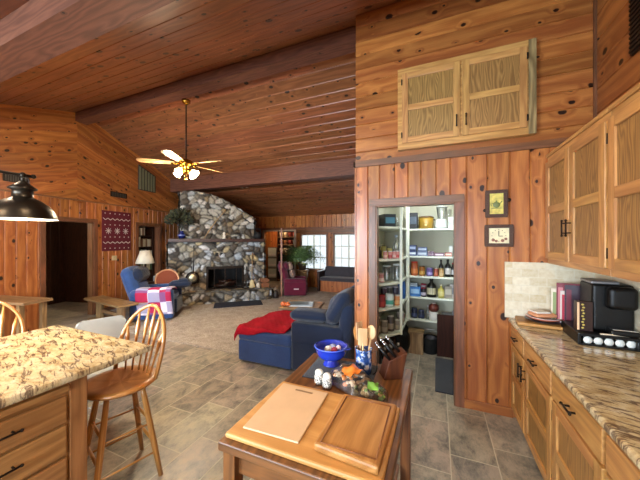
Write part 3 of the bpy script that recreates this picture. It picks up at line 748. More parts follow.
# stools
def stool(name, label, loc, legrot, backdir, h=.655):
    """local frame: back towards +y"""
    t = T(name, label, 'stool', loc, backdir - PI / 2)
    mb = MB(); pr_ = [(1e-4, -.02), (.14, -.024), (.2, -.016), (.222, .0), (.224, .008), (.212, .019), (.17, .014), (.1, .008), (1e-4, .006)]
    mb.lathe(pr_, (0, 0, h), 36, sx=1.02, sy=1.0, smooth=True); s = mb.build('seat', M['stool_wood'], t)
    rel = legrot - (backdir - PI / 2); L = []
    for q in range(4):
        a = rel + q * PI / 2; L.append((Vector((.26 * math.cos(a), .26 * math.sin(a), 0)), Vector((.135 * math.cos(a), .135 * math.sin(a), h - .015))))
        b, tp = L[-1]; mb = MB(); mb.tube([b, b.lerp(tp, .3), b.lerp(tp, .6), b.lerp(tp, .85), tp], [.014, .018, .019, .017, .014], 12); mb.build('leg', M['stool_wood'], t)
    for q in range(4):
        for z, m_ in (((.16, .36) if q % 2 else (.25, .42))) and [(zz, q) for zz in ((.17, .37) if q % 2 else (.24, .40))]:
            A_ = L[q][0].lerp(L[q][1], z / h); B_ = L[(q + 1) % 4][0].lerp(L[(q + 1) % 4][1], z / h)
            mb = MB(); mb.tube([A_, A_.lerp(B_, .5), B_], [.008, .011, .008] if q % 2 == 0 else [.006, .007, .006], 8)
            mb.build('stretcher', M['stool_wood'] if q % 2 else M['stool_wood'], t)
    # bow back, leaning outwards
    def bp(a, r=1.0):
        x = .185 * math.cos(a) * (1.06 - .0 * abs(math.cos(a))); z = .46 * max(0, math.sin(a)) ** .85
        y = .15 + .10 * z / .46 - .02 * (x / .19) ** 2 * 1
        w = 1 + .22 * math.sin(min(PI, 2 * a if a < PI / 2 else 2 * (PI - a)))
        return Vector((x * w, y - .03 * abs(math.cos(a)), h + .005 + z))
    mb = MB(); mb.tube([bp(PI * i / 28) for i in range(29)], .0125, 10, flat=1.15); mb.build('bow', M['stool_wood'], t)
    for i in range(-2, 4):
        x0 = (i - .5) * .048; x1 = x0 * 1.35
        aa = math.acos(max(-1, min(1, x1 / .215))); P1 = bp(aa); P0 = Vector((x0, .155 - .03 * abs(x0) / .1, h + .01))
        pts = [P0.lerp(P1, f_) for f_ in (0, .3, .5, .6, .72, .85, 1)]; rr = [.006, .007, .009, .012, .016, .009, .005]
        mb = MB(); mb.tube(pts, rr, 8, flat=1, up=(0, 1, 0))
        mb.build('spindle', M['stool_wood'], t)
    return t
stool('bar_stool', 'oak bar stool with a bowed spindle back, tucked in at the end of the island', (-1.985, 1.21, 0), R(28), R(94))
stool('bar_stool', 'oak bar stool behind the island, only its bowed back rising over the granite', (-3.19, .96, 0), R(20), R(165), h=.66)
# pale plastic chair
c = T('plastic_chair', 'light grey plastic chair with thin white legs behind the island', 'chair', (-2.86, 1.62, 0), R(-20))   # faces +x
gp = fc('#a9a9a4', .5); wl = fc('#dcdcd8', .35)
mb = MB(); mb.rbox((0.02, 0, .44), (.40, .40, .025), .012, puff=.004); mb.build('seat', gp, c)
rot = Matrix.Rotation(R(-12), 3, 'Y'); mb = MB()
out = []
for (cx, cz) in ((.13, .13), (-.13, .13)):
    for q in range(7):
        a = (0 if cx > 0 else PI / 2) + q * PI / 12; out.append((cx + .07 * math.cos(a), cz + .07 * math.sin(a) + .0))
out += [(-.20, -.17), (.20, -.17)]
mb.prism([Vector((-.22, 0, .64)) + rot @ Vector((0, p[0], p[1])) for p in out], rot @ Vector((.02, 0, 0))); mb.build('backrest', gp, c, bev=.006, fix=True)
for y in (-.17, .17):
    mb = MB(); mb.tube([(.19, y, 0), (.16, y, .425), (-.12, y, .43)], .008, 8); mb.build('leg', wl, c)
    mb = MB(); mb.tube([(-.26, y, 0), (-.17, y, .43), (-.20, y, .56)], .008, 8); mb.build('leg', wl, c)
for x in (.18, -.22):
    mb = MB(); mb.tube([(x, -.17, .18), (x, .17, .18)], .006, 8); mb.build('crossbar', wl, c)

# pendant lamp on a rail
c = T('pendant_lamp', 'dark pewter barn shade pendant lamp hanging from a rod over the island', 'lamp', (-2.64, .965, 1.767))
mb = MB(); P = [(.182, -.004), (.178, .012), (.165, .05), (.138, .09), (.10, .122), (.068, .14), (.055, .15), (.052, .195), (.075, .204), (.073, .212), (.046, .234), (.024, .252), (.012, .262)]
mb.lathe(P, (0, 0, 0), 40, cap=False); mb.build('shade', M['pewter'], c)
mb = MB(); mb.ball((0, 0, .085), .032, 16, 1.2); mb.build('bulb', emit('pendant_bulb', '#fff0d0', 90), c)
mb = MB(); mb.lathe([(.179, -.002), (.174, .014), (.162, .05), (.134, .088), (.097, .118), (.04, .13)], (0, 0, 0), 40, cap=False); mb.build('inner_lining', fc('#f4efe2', .5), c)
mb = MB(); mb.tube([(0, 0, .25), (0, 0, .31)], .01, 10); mb.ball((0, 0, .3), .018, 10); mb.build('stem', M['pewter'], c)
c = T('lamp_rail', 'dark horizontal rod with round finial carrying the barn pendant lamp', 'lamp rail', (-2.64, .965, 2.07))
mb = MB(); mb.tube([(0, .045, 0), (0, -1.3, 0)], .010, 10); mb.ball((0, .055, 0), .016, 10); mb.ball((0, .0, 0), .018, 10); mb.build('rod', M['iron'], c)
mb = MB(); hz = ceil_z(.17) - 2.065; mb.tube([(0, -.8, 0), (0, -.8, hz)], .008, 8); mb.cyl((0, -.8, hz - .03), .05, .03); mb.build('hanger', M['iron'], c)
mb = MB(); mb.tube([(0, 0, -.01), (.03, .02, -.03), (.035, .02, -.07), (.02, .01, -.1)], .004, 6); mb.build('hook', M['iron'], c)

# butcher table
c = T('kitchen_table', 'worn brown wooden kitchen table in the foreground', 'table', (-.49, 1.40, 0))
mb = MB(); mb.bb(-.355, .345, -.50, .49, .74, .78, g=1); mb.build('tabletop', M['table_wood'], c, bev=.006)
mb = MB()
for (a, b, e, d) in ((-.30, .29, -.45, -.43), (-.30, .29, .42, .44), (-.32, -.30, -.43, .42), (.29, .31, -.43, .42)): mb.bb(a, b, e, d, .63, .739)
mb.build('apron', M['table_leg'], c)
for x in (-.315, .305):
    for y in (-.45, .44):
        mb = MB(); mb.bb(x - .03, x + .03, y - .03, y + .03, 0, .739, g=2); mb.build('leg', M['table_leg'], c, bev=.004)
mb = MB(); mb.bb(-.28, .27, -.42, .41, .18, .2); mb.build('lower_shelf', M['table_leg'], c)

def board(name, label, pts, z0, z1, mat, bev=.008, cat='cutting board'):
    mb = MB(); t = .5; ps = [Vector((x, y, z0)) for x, y in pts]; n = len(ps)
    c = sum(ps, Vector()) / n
    q = [p - c for p in ps]; h = z1 - z0
    e = (q[1] - q[0]).normalized(); f_ = Vector((-e.y, e.x, 0)); uv = [(p.dot(e), p.dot(f_)) for p in q]
    mb.face([p + Vector((0, 0, h)) for p in q], uv, t); mb.face([p for p in reversed(q)], list(reversed(uv)), t)
    for i in range(n):
        j = (i + 1) % n; mb.face([q[i], q[j], q[j] + Vector((0, 0, h)), q[i] + Vector((0, 0, h))], [(uv[i][0], uv[i][1]), (uv[j][0], uv[j][1]), (uv[j][0], uv[j][1] + h), (uv[i][0], uv[i][1] + h)], t)
    r = T(name, label, cat, (c.x, c.y, z0)); o = mb.build('board_body', mat, r, bev=bev)
    return r, q, h
b_, q, h = board('pastry_board', 'large pale wooden pastry board covering the near half of the kitchen table', [(-.83, .925), (-.17, .925), (-.165, 1.40), (-.825, 1.40)], .781, .803, M['pale_board'], cat='pastry board')
b_, q, h = board('cutting_board', 'thin beige plastic cutting board with a slot handle, on the pastry board', [(-.775, .975), (-.51, .985), (-.53, 1.365), (-.80, 1.365)], .804, .812, fc('#cfae88', .55), .003)
mb = MB(); mb.rbox((.0, .155, h + .0002), (.1, .014, .001), .0005, mid=1); mb.build('slot', fc('#8a6a48', .6), b_)
b_, q, h = board('chopping_board', 'thick brown wooden chopping board with a juice groove, at the right of the pastry board', [(-.185, .955), (-.175, 1.36), (-.44, 1.355), (-.44, .975)], .804, .838, M['chop'], .01)
mb = MB()
g = [(-.105, -.175), (.11, -.175), (.11, .165), (-.105, .165)]
for i in range(4):
    a, b = Vector((*g[i], h + .0005)), Vector((*g[(i + 1) % 4], h + .0005)); mb.tube([a, b], .0035, 6)
mb.build('juice_groove', fc('#7d4a20', .6), b_)

# things on the table
c = T('placemat', 'dark slate blue placemat under the bowl and crock', 'placemat', (-.56, 1.68, .781))
mb = MB(); mb.rbox((0, 0, .003), (.42, .30, .005), .002, mid=8, rz=.05); mb.build('mat', M['mat_dark'], c)
c = T('colander_bowl', 'cobalt blue footed colander bowl on the kitchen table', 'bowl', (-.655, 1.745, .787))
P = [(.0001, .03), (.03, .03), (.034, .025), (.05, .002), (.052, 0), (.056, .0), (.054, .006), (.04, .03), (.036, .036), (.075, .048), (.094, .068), (.104, .095), (.106, .118), (.112, .121), (.11, .125), (.101, .12), (.097, .095), (.086, .072), (.06, .055), (.0001, .045)]
mb = MB(); mb.lathe(P, n=32); mb.build('bowl', flat('cobalt_enamel', '#2338a8', .18, coat=.5), c)
mb = MB(); mb.lathe([(.108, .119), (.115, .123), (.108, .127)], n=32, cap=False); mb.build('rim', fc('#4a62c8', .3), c)
mb = MB(); mb.tube([(.098, 0, .11), (.125, .01, .115), (.13, .03, .11), (.1, .04, .108)], .004, 6); mb.build('handle', fc('#2338a8', .3), c)
for i, (x, y, r, cc, nm) in enumerate(((-.02, .0, .028, '#d8d4d0', 'white'), (.025, -.01, .022, '#b03a50', 'pink'), (.0, .03, .024, '#8d95b5', 'grey'), (.045, .02, .018, '#d9b8bd', 'rosy'))):
    mb = MB(); mb.ball((0, 0, 0), r, 10, .8); o = tag(mb.build('wrapped_sweet', fc(cc, .5), loc=(-.655 + x, 1.745 + y, .787 + .097 + i * .004)), '%s wrapped sweet inside the cobalt blue bowl' % nm, 'sweet', 'sweets in the blue bowl')
def shaker(x, y, lab):
    c = T('shaker', lab, 'shaker', (x, y, .781), 0, 'owl patterned salt and pepper shakers')
    mb = MB(); mb.lathe([(.02, 0), (.027, .01), (.029, .03), (.026, .048), (.019, .057)], n=20); n_ = NT('owl_pattern'); 
    v = n_.voro(n_.obj(), 150); n_.out(n_.ramp(v.outputs[0], [(.47, lin('#1a1614')), (.53, lin('#e8e2d6'))]), .3); mb.build('body', n_.mat, c)
    mb = MB(); mb.lathe([(.02, .055), (.024, .06), (.024, .07), (.016, .08), (.0001, .083)], n=20); mb.build('cap', M['white'], c)
    mb = MB(); mb.lathe([(.0215, .056), (.0225, .059), (.0215, .062)], n=20, cap=False); mb.build('band', M['black'], c)
shaker(-.635, 1.49, 'left one of the black and white patterned shakers'); shaker(-.575, 1.465, 'right one of the black and white patterned shakers')
# utensil crock
c = T('utensil_crock', 'blue and white floral crock standing on the kitchen table', 'crock', (-.425, 1.71, .787))
n_ = NT('floral_glaze'); v = n_.voro(n_.obj(), 34); v2 = n_.noise(n_.obj(), 30, 3)
n_.out(n_.mix(n_.ramp(v2, [(.5, (0, 0, 0, 1)), (.56, (1, 1, 1, 1))]), n_.ramp(v.outputs[0], [(.3, lin('#d9dde6')), (.5, lin('#5d7fc0')), (.7, lin('#25427e'))]), lin('#27406e')), .25)
mb = MB(); mb.lathe([(.045, 0), (.05, .01), (.05, .12), (.052, .15), (.055, .155), (.05, .155), (.046, .12), (.046, .02), (.0001, .02)], n=28); mb.build('body', n_.mat, c)
mb = MB()
for s in (1,): mb.tube([(s * .05, 0, .13), (s * .08, 0, .15), (s * .085, 0, .08), (s * .08, 0, .02), (s * .06, 0, .0)], .003, 6)
mb.build('wire_handle', M['pewter'], c)
def utensil(dx, dy, tx, ty, L, kind, lab, mat):
    c = T(kind, lab, 'utensil', (-.425 + dx, 1.71 + dy, .82), 0, 'wooden utensils in the floral crock')
    a = Vector((0, 0, 0)); b = Vector((tx, ty, L)); mb = MB(); mb.tube([a, a.lerp(b, .7)], .006, 8); mb.build('handle', mat, c)
    d = (b - a).normalized(); mb = MB(); m_ = a.lerp(b, .85); rot = d.to_track_quat('Z', 'Y').to_matrix()
    if 'spoon' in kind: mb.ball(m_, .034, 12, 1.35, sx=.3, rot=Matrix.Rotation(R(-20), 3, 'Z') @ rot)
    else: mb.rbox(m_, (.058, .008, .11), .004, mid=2, rot=rot)
    mb.build('head', mat, c)
woodpale = wood('pale_utensil_wood', '#d6b48a', '#b99063', rough=.6, tvar=.1)
utensil(-.012, 0, -.02, .01, .265, 'wooden_spatula', 'flat pale wooden spatula on the left in the crock', woodpale)
utensil(.018, .005, .035, .0, .265, 'wooden_spoon', 'round pale wooden spoon on the right in the crock', woodpale)
utensil(.0, -.018, .002, -.01, .235, 'wooden_turner', 'narrow wooden turner at the front of the crock', woodpale)
utensil(-.02, .02, -.045, .02, .23, 'slotted_spoon', 'darker wooden spoon leaning left in the crock', M['chop'])
# snack bags
def bag(name, lab, loc, size, c1, c2, bits, rz=0):
    c = T(name, lab, 'bag', loc, rz); rn = random.Random(len(lab))
    def f_(u, v):
        a = (u - .5) * 2; b = (v - .5) * 2; w = max(0, 1 - a * a) ** .5 * max(0, 1 - b * b) ** .5
        return Vector((a * size[0] / 2, b * size[1] / 2, size[2] * w * (.85 + .12 * math.sin(a * 9) * math.cos(b * 7)) + .004))
    mb = MB(); mb.surf(f_, 24, 18); mb.surf(lambda u, v: Vector((f_(u, v).x, f_(u, v).y, .003)), 6, 6); mb.build('film', M['plastic_clear'], c)
    for i in range(bits):
        a, b = rn.uniform(-.8, .8), rn.uniform(-.7, .7); w = max(0, 1 - a * a) ** .5 * max(0, 1 - b * b) ** .5
        mb = MB(); mb.ball((a * size[0] / 2, b * size[1] / 2, max(.008, size[2] * w * rn.uniform(.25, .7))), rn.uniform(.010, .017), 8, rn.uniform(.5, 1)); mb.build('snack', fc(rn.choice([c1, c2, c2])), c)
    mb = MB(); mb.surf(lambda u, v: f_(.45 + .3 * u, .2 + .6 * v) + Vector((0, 0, .003)), 8, 8); mb.build('printed_label', fc(c1, .35), c)
bag('snack_bag', 'clear bag of brown snacks with an orange label, on the kitchen table', (-.465, 1.55, .787), (.25, .19, .11), '#d9762a', '#cdb094', 40, rz=-.5)
bag('produce_bag', 'clear bag of green vegetables at the right edge of the table', (-.335, 1.475, .781), (.19, .13, .075), '#6a9a3c', '#b8a060', 18, rz=.2)
# knife block
c = T('knife_block', 'dark reddish wooden knife block at the far right corner of the table', 'knife block', (-.268, 1.745, .781), R(-62))
mb = MB(); mb.prism([(-.05, -.055, 0), (-.05, .06, 0), (-.05, .09, .16), (-.05, -.02, .11), ], (.1, 0, 0)); mb.build('block', wood('dark_block_wood', '#5f3018', '#3f1e10', rough=.4), c, bev=.003)
for i in range(8):
    x = -.032 + (i % 3) * .032; q_ = i // 3; y = -.012 + q_ * .035; z = .113 + q_ * .017
    c2 = T('kitchen_knife', 'black handled knife with a steel tip standing in the knife block', 'knife', (-.268, 1.745, .781), R(-62), 'knives in the block')
    mb = MB(); a = Vector((x, y, z)); d = Vector((-.25 + .05 * (i % 3), -.62, .75)).normalized(); mb.tube([a, a + d * .045, a + d * .095], [.009, .011, .009], 8); mb.build('handle', M['black'], c2)
    mb = MB(); mb.ball(a + d * .097, .0105, 8); mb.build('end_cap', M['chrome'], c2)

# right counter things
c = T('wooden_serving_board', 'brown wooden board lying on the granite in the far corner', 'board', (.80, 2.85, .913), R(-8))
mb = MB(); mb.rbox((0, 0, .014), (.34, .24, .026), .008); mb.build('board', M['chop'], c)
c = T('plate', 'dark rimmed plate on the wooden board in the corner of the counter', 'plate', (.82, 2.86, .94))
mb = MB(); mb.lathe([(.0001, .0), (.08, 0), (.13, .014), (.131, .018), (.08, .006), (.0001, .006)], n=28); mb.build('dish', fc('#3a2a28', .3), c)
c = T('plate', 'red and white patterned plate stacked on the dark rimmed plate', 'plate', (.82, 2.86, .956))
mb = MB(); mb.lathe([(.0001, .0), (.08, 0), (.122, .02), (.123, .024), (.08, .006), (.0001, .006)], n=28); mb.build('dish', fc('#b8664e', .3), c)
mb = MB(); mb.lathe([(.086, .0095), (.12, .0255), (.118, .028), (.086, .012)], n=28, cap=False); mb.build('patterned_rim', fc('#d8c8c0', .3), c)
c = T('food_packet', 'orange and white flat food packet on top of the corner plates', 'packet', (.81, 2.86, .985), R(20))
mb = MB(); mb.rbox((0, 0, .012), (.16, .12, .026), .01, puff=.008); mb.build('packet', fc('#d09068', .5), c)
mb = MB(); mb.rbox((-.02, -.0, .036), (.11, .10, .012), .005); mb.build('paper', fc('#e4ddd0', .6), c)
c = T('wooden_cup', 'small brown wooden cup beside the magazines on the counter', 'cup', (.965, 2.70, .913))
mb = MB(); mb.lathe([(.025, 0), (.03, .03), (.033, .06), (.03, .06), (.026, .01), (.0001, .008)], n=18); mb.build('cup', M['chop'], c)
# magazines standing
for i, (y, x, col, hh, lab) in enumerate(((2.84, .945, '#d9cdb8', .31, 'cream booklet leaning nearest the corner on the counter'), (2.81, .97, '#7d3440', .36, 'dark red magazine standing beside the cream booklet'),
                                     (2.78, .985, '#c8bfb8', .30, 'white and red leaflet standing before the red magazine'), (2.755, 1.005, '#332230', .35, 'black magazine leaning over beside the coffee maker'))):
    c = T('magazine', lab, 'magazine', (x, y, .913), R(-14), 'magazines standing beside the coffee maker')
    mb = MB(); rot = Matrix.Rotation(R(8 - 2 * i), 3, 'X'); mb.box((0, hh * .07, hh / 2), (.15, .009, hh), rot=rot); mb.build('cover', fc(col, .35), c)
    mb = MB(); mb.box((-.05, hh * .07 - .0055, hh / 2), (.03, .002, hh * .8), rot=rot); mb.box((.02, hh * .07 - .0055, hh * .7), (.06, .002, hh * .25), rot=rot); mb.build('printed_panel', fc(['#8d9a6a', '#c07a80', '#a8283c', '#6a2030'][i], .4), c)
c = T('patterned_box', 'brown box with a cream and yellow printed strip beside the coffee maker', 'box', (.937, 2.49, .995))
mb = MB(); mb.box((0, 0, .10), (.085, .05, .2)); mb.build('box_body', fc('#2c1712', .4), c)
mb = MB(); mb.box((-.036, -.0265, .10), (.012, .002, .19)); mb.build('cream_strip', fc('#e0b890', .5), c)
mb = MB()
for i in range(9): mb.ball((-.012 + .005 * (i % 2), -.027, .02 + i * .02), .008, 8, .8, sy=.2)
mb.build('printed_marks', fc('#b9a452', .5), c)
# pod drawer and coffee maker
c = T('coffee_pod_tray', 'black tray of coffee pods under the coffee maker', 'pod tray', (1.045, 2.56, .913), R(-3))
mb = MB(); mb.bb(-.155, .15, -.16, .17, .0, .012); mb.bb(-.155, .15, -.16, .17, .062, .08); mb.bb(-.155, -.14, -.16, .17, .012, .062); mb.bb(.135, .15, -.16, .17, .012, .062); mb.bb(-.14, .135, .155, .17, .012, .062)
mb.build('case', M['black'], c, bev=.003)
for i in range(5):
    p = T('coffee_pod', 'white coffee pod in the front row of the black tray', 'coffee pod', (1.045 + .0 - .108 + i * .054, 2.425, .94), 0, 'white pods in the pod drawer')
    mb = MB(); rot = Matrix.Rotation(R(90), 3, 'X'); mb.lathe([(.018, -.03), (.022, .0), (.0245, .0), (.0245, .003), (.0001, .003)], (0, 0, .006), 18, rot=rot); mb.build('cup', M['white'], p)
c = T('coffee_maker', 'black pod coffee maker with a grey lid on the right counter', 'coffee maker', (1.095, 2.56, .994), R(-3))
mb = MB(); mb.rbox((.03, -.1, .02), (.14, .12, .035), .012); mb.build('drip_tray', M['black'], c)
mb = MB(); mb.rbox((.0, .03, .165), (.215, .22, .32), .02); mb.rbox((.03, -.06, .24), (.15, .16, .15), .03); mb.build('body', M['black'], c)
mb = MB(); mb.rbox((-.035, .03, .333), (.15, .19, .022), .010); mb.build('lid', fc('#8a8a8c', .35, .6), c)
mb = MB(); mb.bb(-.03, .09, -.15, -.09, .037, .043); mb.build('drip_grate', M['chrome'], c)
mb = MB(); mb.rbox((-.02, -.152, .006), (.15, .012, .01), .004, rz=.12); mb.build('spoon_rest', fc('#c8b8a0', .4), c)
# pictures on the pantry wall
def plaque(name, lab, x, z, w, h, cat):
    c = T(name, lab, cat, (x, YP - .001, z)); f_ = .032
    mb = MB()
    for (a, b, d, e) in ((-w / 2, w / 2, -h / 2, -h / 2 + f_), (-w / 2, w / 2, h / 2 - f_, h / 2), (-w / 2, -w / 2 + f_, -h / 2 + f_, h / 2 - f_), (w / 2 - f_, w / 2, -h / 2 + f_, h / 2 - f_)): mb.bb(a, b, -.024, 0, d, e)
    mb.build('frame', flat('carved_bronze_frame', '#4a3022', .45, .3, var=.5, sc=120, bump=.6), c, bev=.003)
    return c
c = plaque('teapot_picture', 'small framed picture of a teapot on yellow, above the square clock', .508, 1.957, .175, .255, 'picture')
mb = MB(); mb.bb(-.06, .06, -.012, -.002, -.1, .1); mb.build('artwork', flat('yellow_art', '#c9b85a', .5, var=.3, sc=30), c)
mb = MB(); mb.ball((0, -.013, -.01), .03, 12, .9, sy=.15); mb.tube([(.025, -.014, 0), (.045, -.014, .02)], .004, 6); mb.tube([(-.028, -.014, .005), (-.045, -.014, .0), (-.035, -.014, -.025)], .003, 6); mb.ball((0, -.014, .022), .008, 8, sy=.3); mb.bb(-.04, .04, -.014, -.012, -.045, -.038)
mb.build('painted_teapot', fc('#6a7240'), c)
mb = MB(); mb.ball((-.092, -.012, -.06), .016, 8, sy=.6); mb.ball((.098, -.012, .03), .018, 8, sy=.6); mb.build('knob', M['iron'], c)
c = plaque('square_clock', 'square framed wall clock with roses, below the teapot picture', .527, 1.66, .225, .205, 'clock')
mb = MB(); mb.bb(-.082, .082, -.012, -.002, -.072, .072); mb.build('face', flat('cream_dial', '#ddd0a8', .5, var=.12, sc=20), c)
mb = MB(); mb.box((.0, -.0145, .022), (.006, .002, .045)); mb.box((.014, -.0145, -.004), (.034, .002, .006))
for i in range(12):
    a = i * PI / 6; mb.box((.055 * math.cos(a), -.0135, .055 * math.sin(a)), (.006, .002, .006))
mb.build('hands_and_marks', M['black'], c)
mb = MB()
for (x, z, r) in ((-.045, -.04, .014), (-.02, -.05, .012), (.03, -.045, .014), (.055, -.03, .012)): mb.ball((x, -.013, z), r, 8, sy=.15)
mb.build('painted_rose', fc('#8a5a48'), c)
# right wall vent
c = T('wall_vent', 'dark louvred vent high on the right wall', 'vent', (XR, 2.28, 3.0))
mb = MB(); mb.bb(-.02, -.001, -.26, .26, -.14, .5); mb.build('backing', M['iron'], c)
mb = MB()
for i in range(20): mb.bb(-.03, -.018, -.25, .25, -.125 + i * .031, -.11 + i * .031)
mb.build('louvre', M['iron'], c)
# ---------------------------------------------------------------- living area
CZ = .013
# sofa: faces -x, near arm toward the camera; chaise/ottoman part in front
c = T('sofa', 'dark navy sofa seen from its near arm, against the pine partition', 'sofa', (-1.28, 3.85, CZ))
mb = MB(); mb.rbox((.0, 0, .20), (.72, 1.76, .36), .04); mb.build('base', M['navy_dark'], c)
for y in (-.8, .82):
    mb = MB(); mb.rbox((-.02, y, .31), (.70, .14, .58), .03); mb.build('arm', M['navy_dark'], c)
mb = MB(); mb.rbox((.30, 0, .45), (.17, 1.74, .86), .07, rot=Matrix.Rotation(R(6), 3, 'Y')); mb.build('backrest', M['navy_dark'], c)
for y in (-.38, .38):
    mb = MB(); mb.rbox((-.08, y, .43), (.55, .74, .16), .05, puff=.02); mb.build('seat_cushion', M['navy_dark'], c)
    mb = MB(); mb.rbox((.14, y, .70), (.2, .72, .46), .09, puff=.04, rot=Matrix.Rotation(R(14), 3, 'Y')); mb.build('back_cushion', M['navy_dark'], c)
c = T('throw_pillow', 'dark navy pillow slumped on top of the near sofa arm', 'pillow', (-1.42, 3.07, .655), R(4))
mb = MB(); mb.rbox((0, 0, .055), (.46, .25, .11), .05, puff=.02); mb.build('cover', M['navy_dark'], c)
c = T('throw_pillow', 'dark navy pillow leaning upright against the sofa back by the partition', 'pillow', (-1.08, 3.12, .64), R(4))
mb = MB(); mb.rbox((.02, .05, .19), (.16, .42, .40), .07, puff=.03, rot=Matrix.Rotation(R(32), 3, 'Y')); mb.build('cover', M['navy_dark'], c)
c = T('ottoman', 'blue upholstered ottoman in front of the navy sofa', 'ottoman', (-2.045, 3.50, CZ))
mb = MB(); mb.rbox((0, 0, .15), (.79, 1.06, .27), .025); mb.build('base', M['navy'], c)
mb = MB(); mb.rbox((0, 0, .355), (.80, 1.07, .15), .045, puff=.012); mb.build('cushion', M['navy'], c)
for x in (-.34, .34):
    for y in (-.47, .47):
        mb = MB(); mb.cyl((x, y, -.001), .02, .03, 10); mb.build('foot', M['darkwood'], c)
# red blanket draped
def bl(u, v):
    x = -.44 + .74 * u; y = -.56 + .98 * v + .12 * (u - .4) ; z = .456 + .010 * math.sin(u * 13 + v * 4) + .008 * math.sin(v * 17 + u * 5)
    if y < -.51: e = -.51 - y; z -= min(1, e / .05) * .02 + e * 1.0; y = -.51 - min(e, .045) 
    if x < -.385: e = -.385 - x; z -= e * 1.2; x = -.385 - min(e, .045)
    return Vector((x, y, z + .004 * math.sin(u * 70) * math.sin(v * 60)))
mb = MB(); mb.surf(bl, 50, 60)
o = mb.build('knitted_blanket', M['red'], solid=.018, loc=(-2.045, 3.50, CZ)); tag(o, 'crimson knitted blanket spread over the blue ottoman', 'blanket')
# coffee table + book
c = T('side_chest', 'small dark wooden coffee table behind the navy sofa arm', 'table', (-2.23, 4.50, CZ), R(10))
mb = MB(); mb.bb(-.36, .33, -.3, .3, .40, .44, g=0); mb.build('tabletop', M['rustic'], c, bev=.005)
mb = MB(); mb.bb(-.3, .28, -.25, .25, .06, .4); mb.build('body', M['darkwood'], c)
for x in (-.27, .25):
    for y in (-.22, .22):
        mb = MB(); mb.bb(x - .025, x + .025, y - .025, y + .025, 0, .06); mb.build('foot', M['darkwood'], c)
c = T('picture_book', 'pale blue grey picture book lying on the small coffee table', 'book', (-2.26, 4.46, CZ + .442), R(20))
mb = MB(); mb.bb(-.22, .22, -.15, .15, 0, .02); mb.build('pages', fc('#c9c9c4', .5), c); mb = MB(); mb.bb(-.225, .225, -.155, .155, .02, .025); mb.build('cover', fc('#8fa0ae', .25), c)
mb = MB(); mb.bb(-.16, .14, -.1, .1, .025, .027); mb.build('cover_picture', fc('#52606b', .3), c)
c = T('orange_gourd', 'small orange gourd on the left corner of the coffee table', 'gourd', (-2.50, 4.26, CZ + .441))
mb = MB(); mb.ball((0, 0, .04), .055, 14, .75); mb.ball((.09, .0, .035), .045, 12, .8); mb.build('fruit', fc('#c8683a', .5), c)
mb = MB(); mb.tube([(0, 0, .075), (.01, 0, .1)], .008, 6); mb.build('stem', M['rustic'], c)

# hearth mat
c = T('hearth_mat', 'dark navy rectangular mat on the carpet before the hearth', 'mat', (-4.59, 5.61, CZ), R(41))
mb = MB(); mb.rbox((0, 0, .006), (1.15, .55, .012), .004, mid=6); mb.build('mat', flat('navy_mat', '#141b2c', .9, bump=.5, sc=90), c)

FM = Matrix.Translation((-6.22, 4.93, 0)) @ Matrix.Rotation(R(45), 4, 'Z')
def fp(x, y, z): return tuple(FM @ Vector((x, y, z)))
# fireplace wall/mantel/hearth things
c = T('bed_warmer', 'round pewter pan on a long dark handle hanging on the stone left of the firebox', 'bed warmer', fp(.56, -.12, .50), R(45))
mb = MB(); rot = Matrix.Rotation(R(90), 3, 'X'); mb.lathe([(.0001, .03), (.09, .024), (.12, .0)], (0, 0, .15), 28, rot=rot); mb.build('pan', flat('worn_silver', '#a39a80', .35, .8), c)
mb = MB(); mb.lathe([(.118, -.005), (.165, -.005), (.165, .015), (.118, .02)], (0, 0, .15), 28, rot=rot, cap=False); mb.build('rim', M['iron'], c)
mb = MB(); mb.tube([(0.02, -.012, .3), (.03, -.012, .75), (.03, -.012, .98)], [.014, .01, .014], 8); mb.build('handle', M['iron'], c)
c = T('hearth_broom', 'pale straw hearth broom leaning on the stone right of the firebox', 'broom', fp(2.04, -.14, .318), R(45))
mb = MB(); mb.lathe([(.085, 0), (.08, .06), (.05, .16), (.02, .22)], (0, 0, 0), 16, sy=.4); mb.build('bristles', fc('#cdbb8c', .8), c)
mb = MB(); mb.tube([(0, 0, .2), (.01, .03, .6), (.02, .05, .95)], .012, 8); mb.build('handle', M['rustic'], c)
c = T('fire_tools', 'black iron fire tool stand at the right side of the firebox', 'fire tools', fp(1.90, -.16, .318), R(45))
mb = MB(); mb.cyl((0, 0, 0), .07, .015); mb.tube([(0, 0, .01), (0, 0, .6)], .009, 8); mb.build('stand', M['iron'], c)
for d in (-.05, .045):
    mb = MB(); mb.tube([(d * .3, -.01, .56), (d, -.02, .1)], .006, 6); mb.box((d, -.02, .09), (.05, .01, .09)); mb.build('tool', M['iron'], c)
c = T('white_jar', 'small white jar on the stone hearth beside the wooden crate', 'jar', fp(2.20, -.22, .318))
mb = MB(); mb.lathe([(.05, 0), (.06, .05), (.055, .11), (.035, .13), (.035, .14), (.0001, .14)]); mb.build('body', fc('#b9aFA0', .4), c)
mb = MB(); mb.lathe([(.037, .14), (.037, .16), (.0001, .165)]); mb.build('lid', M['darkwood'], c)
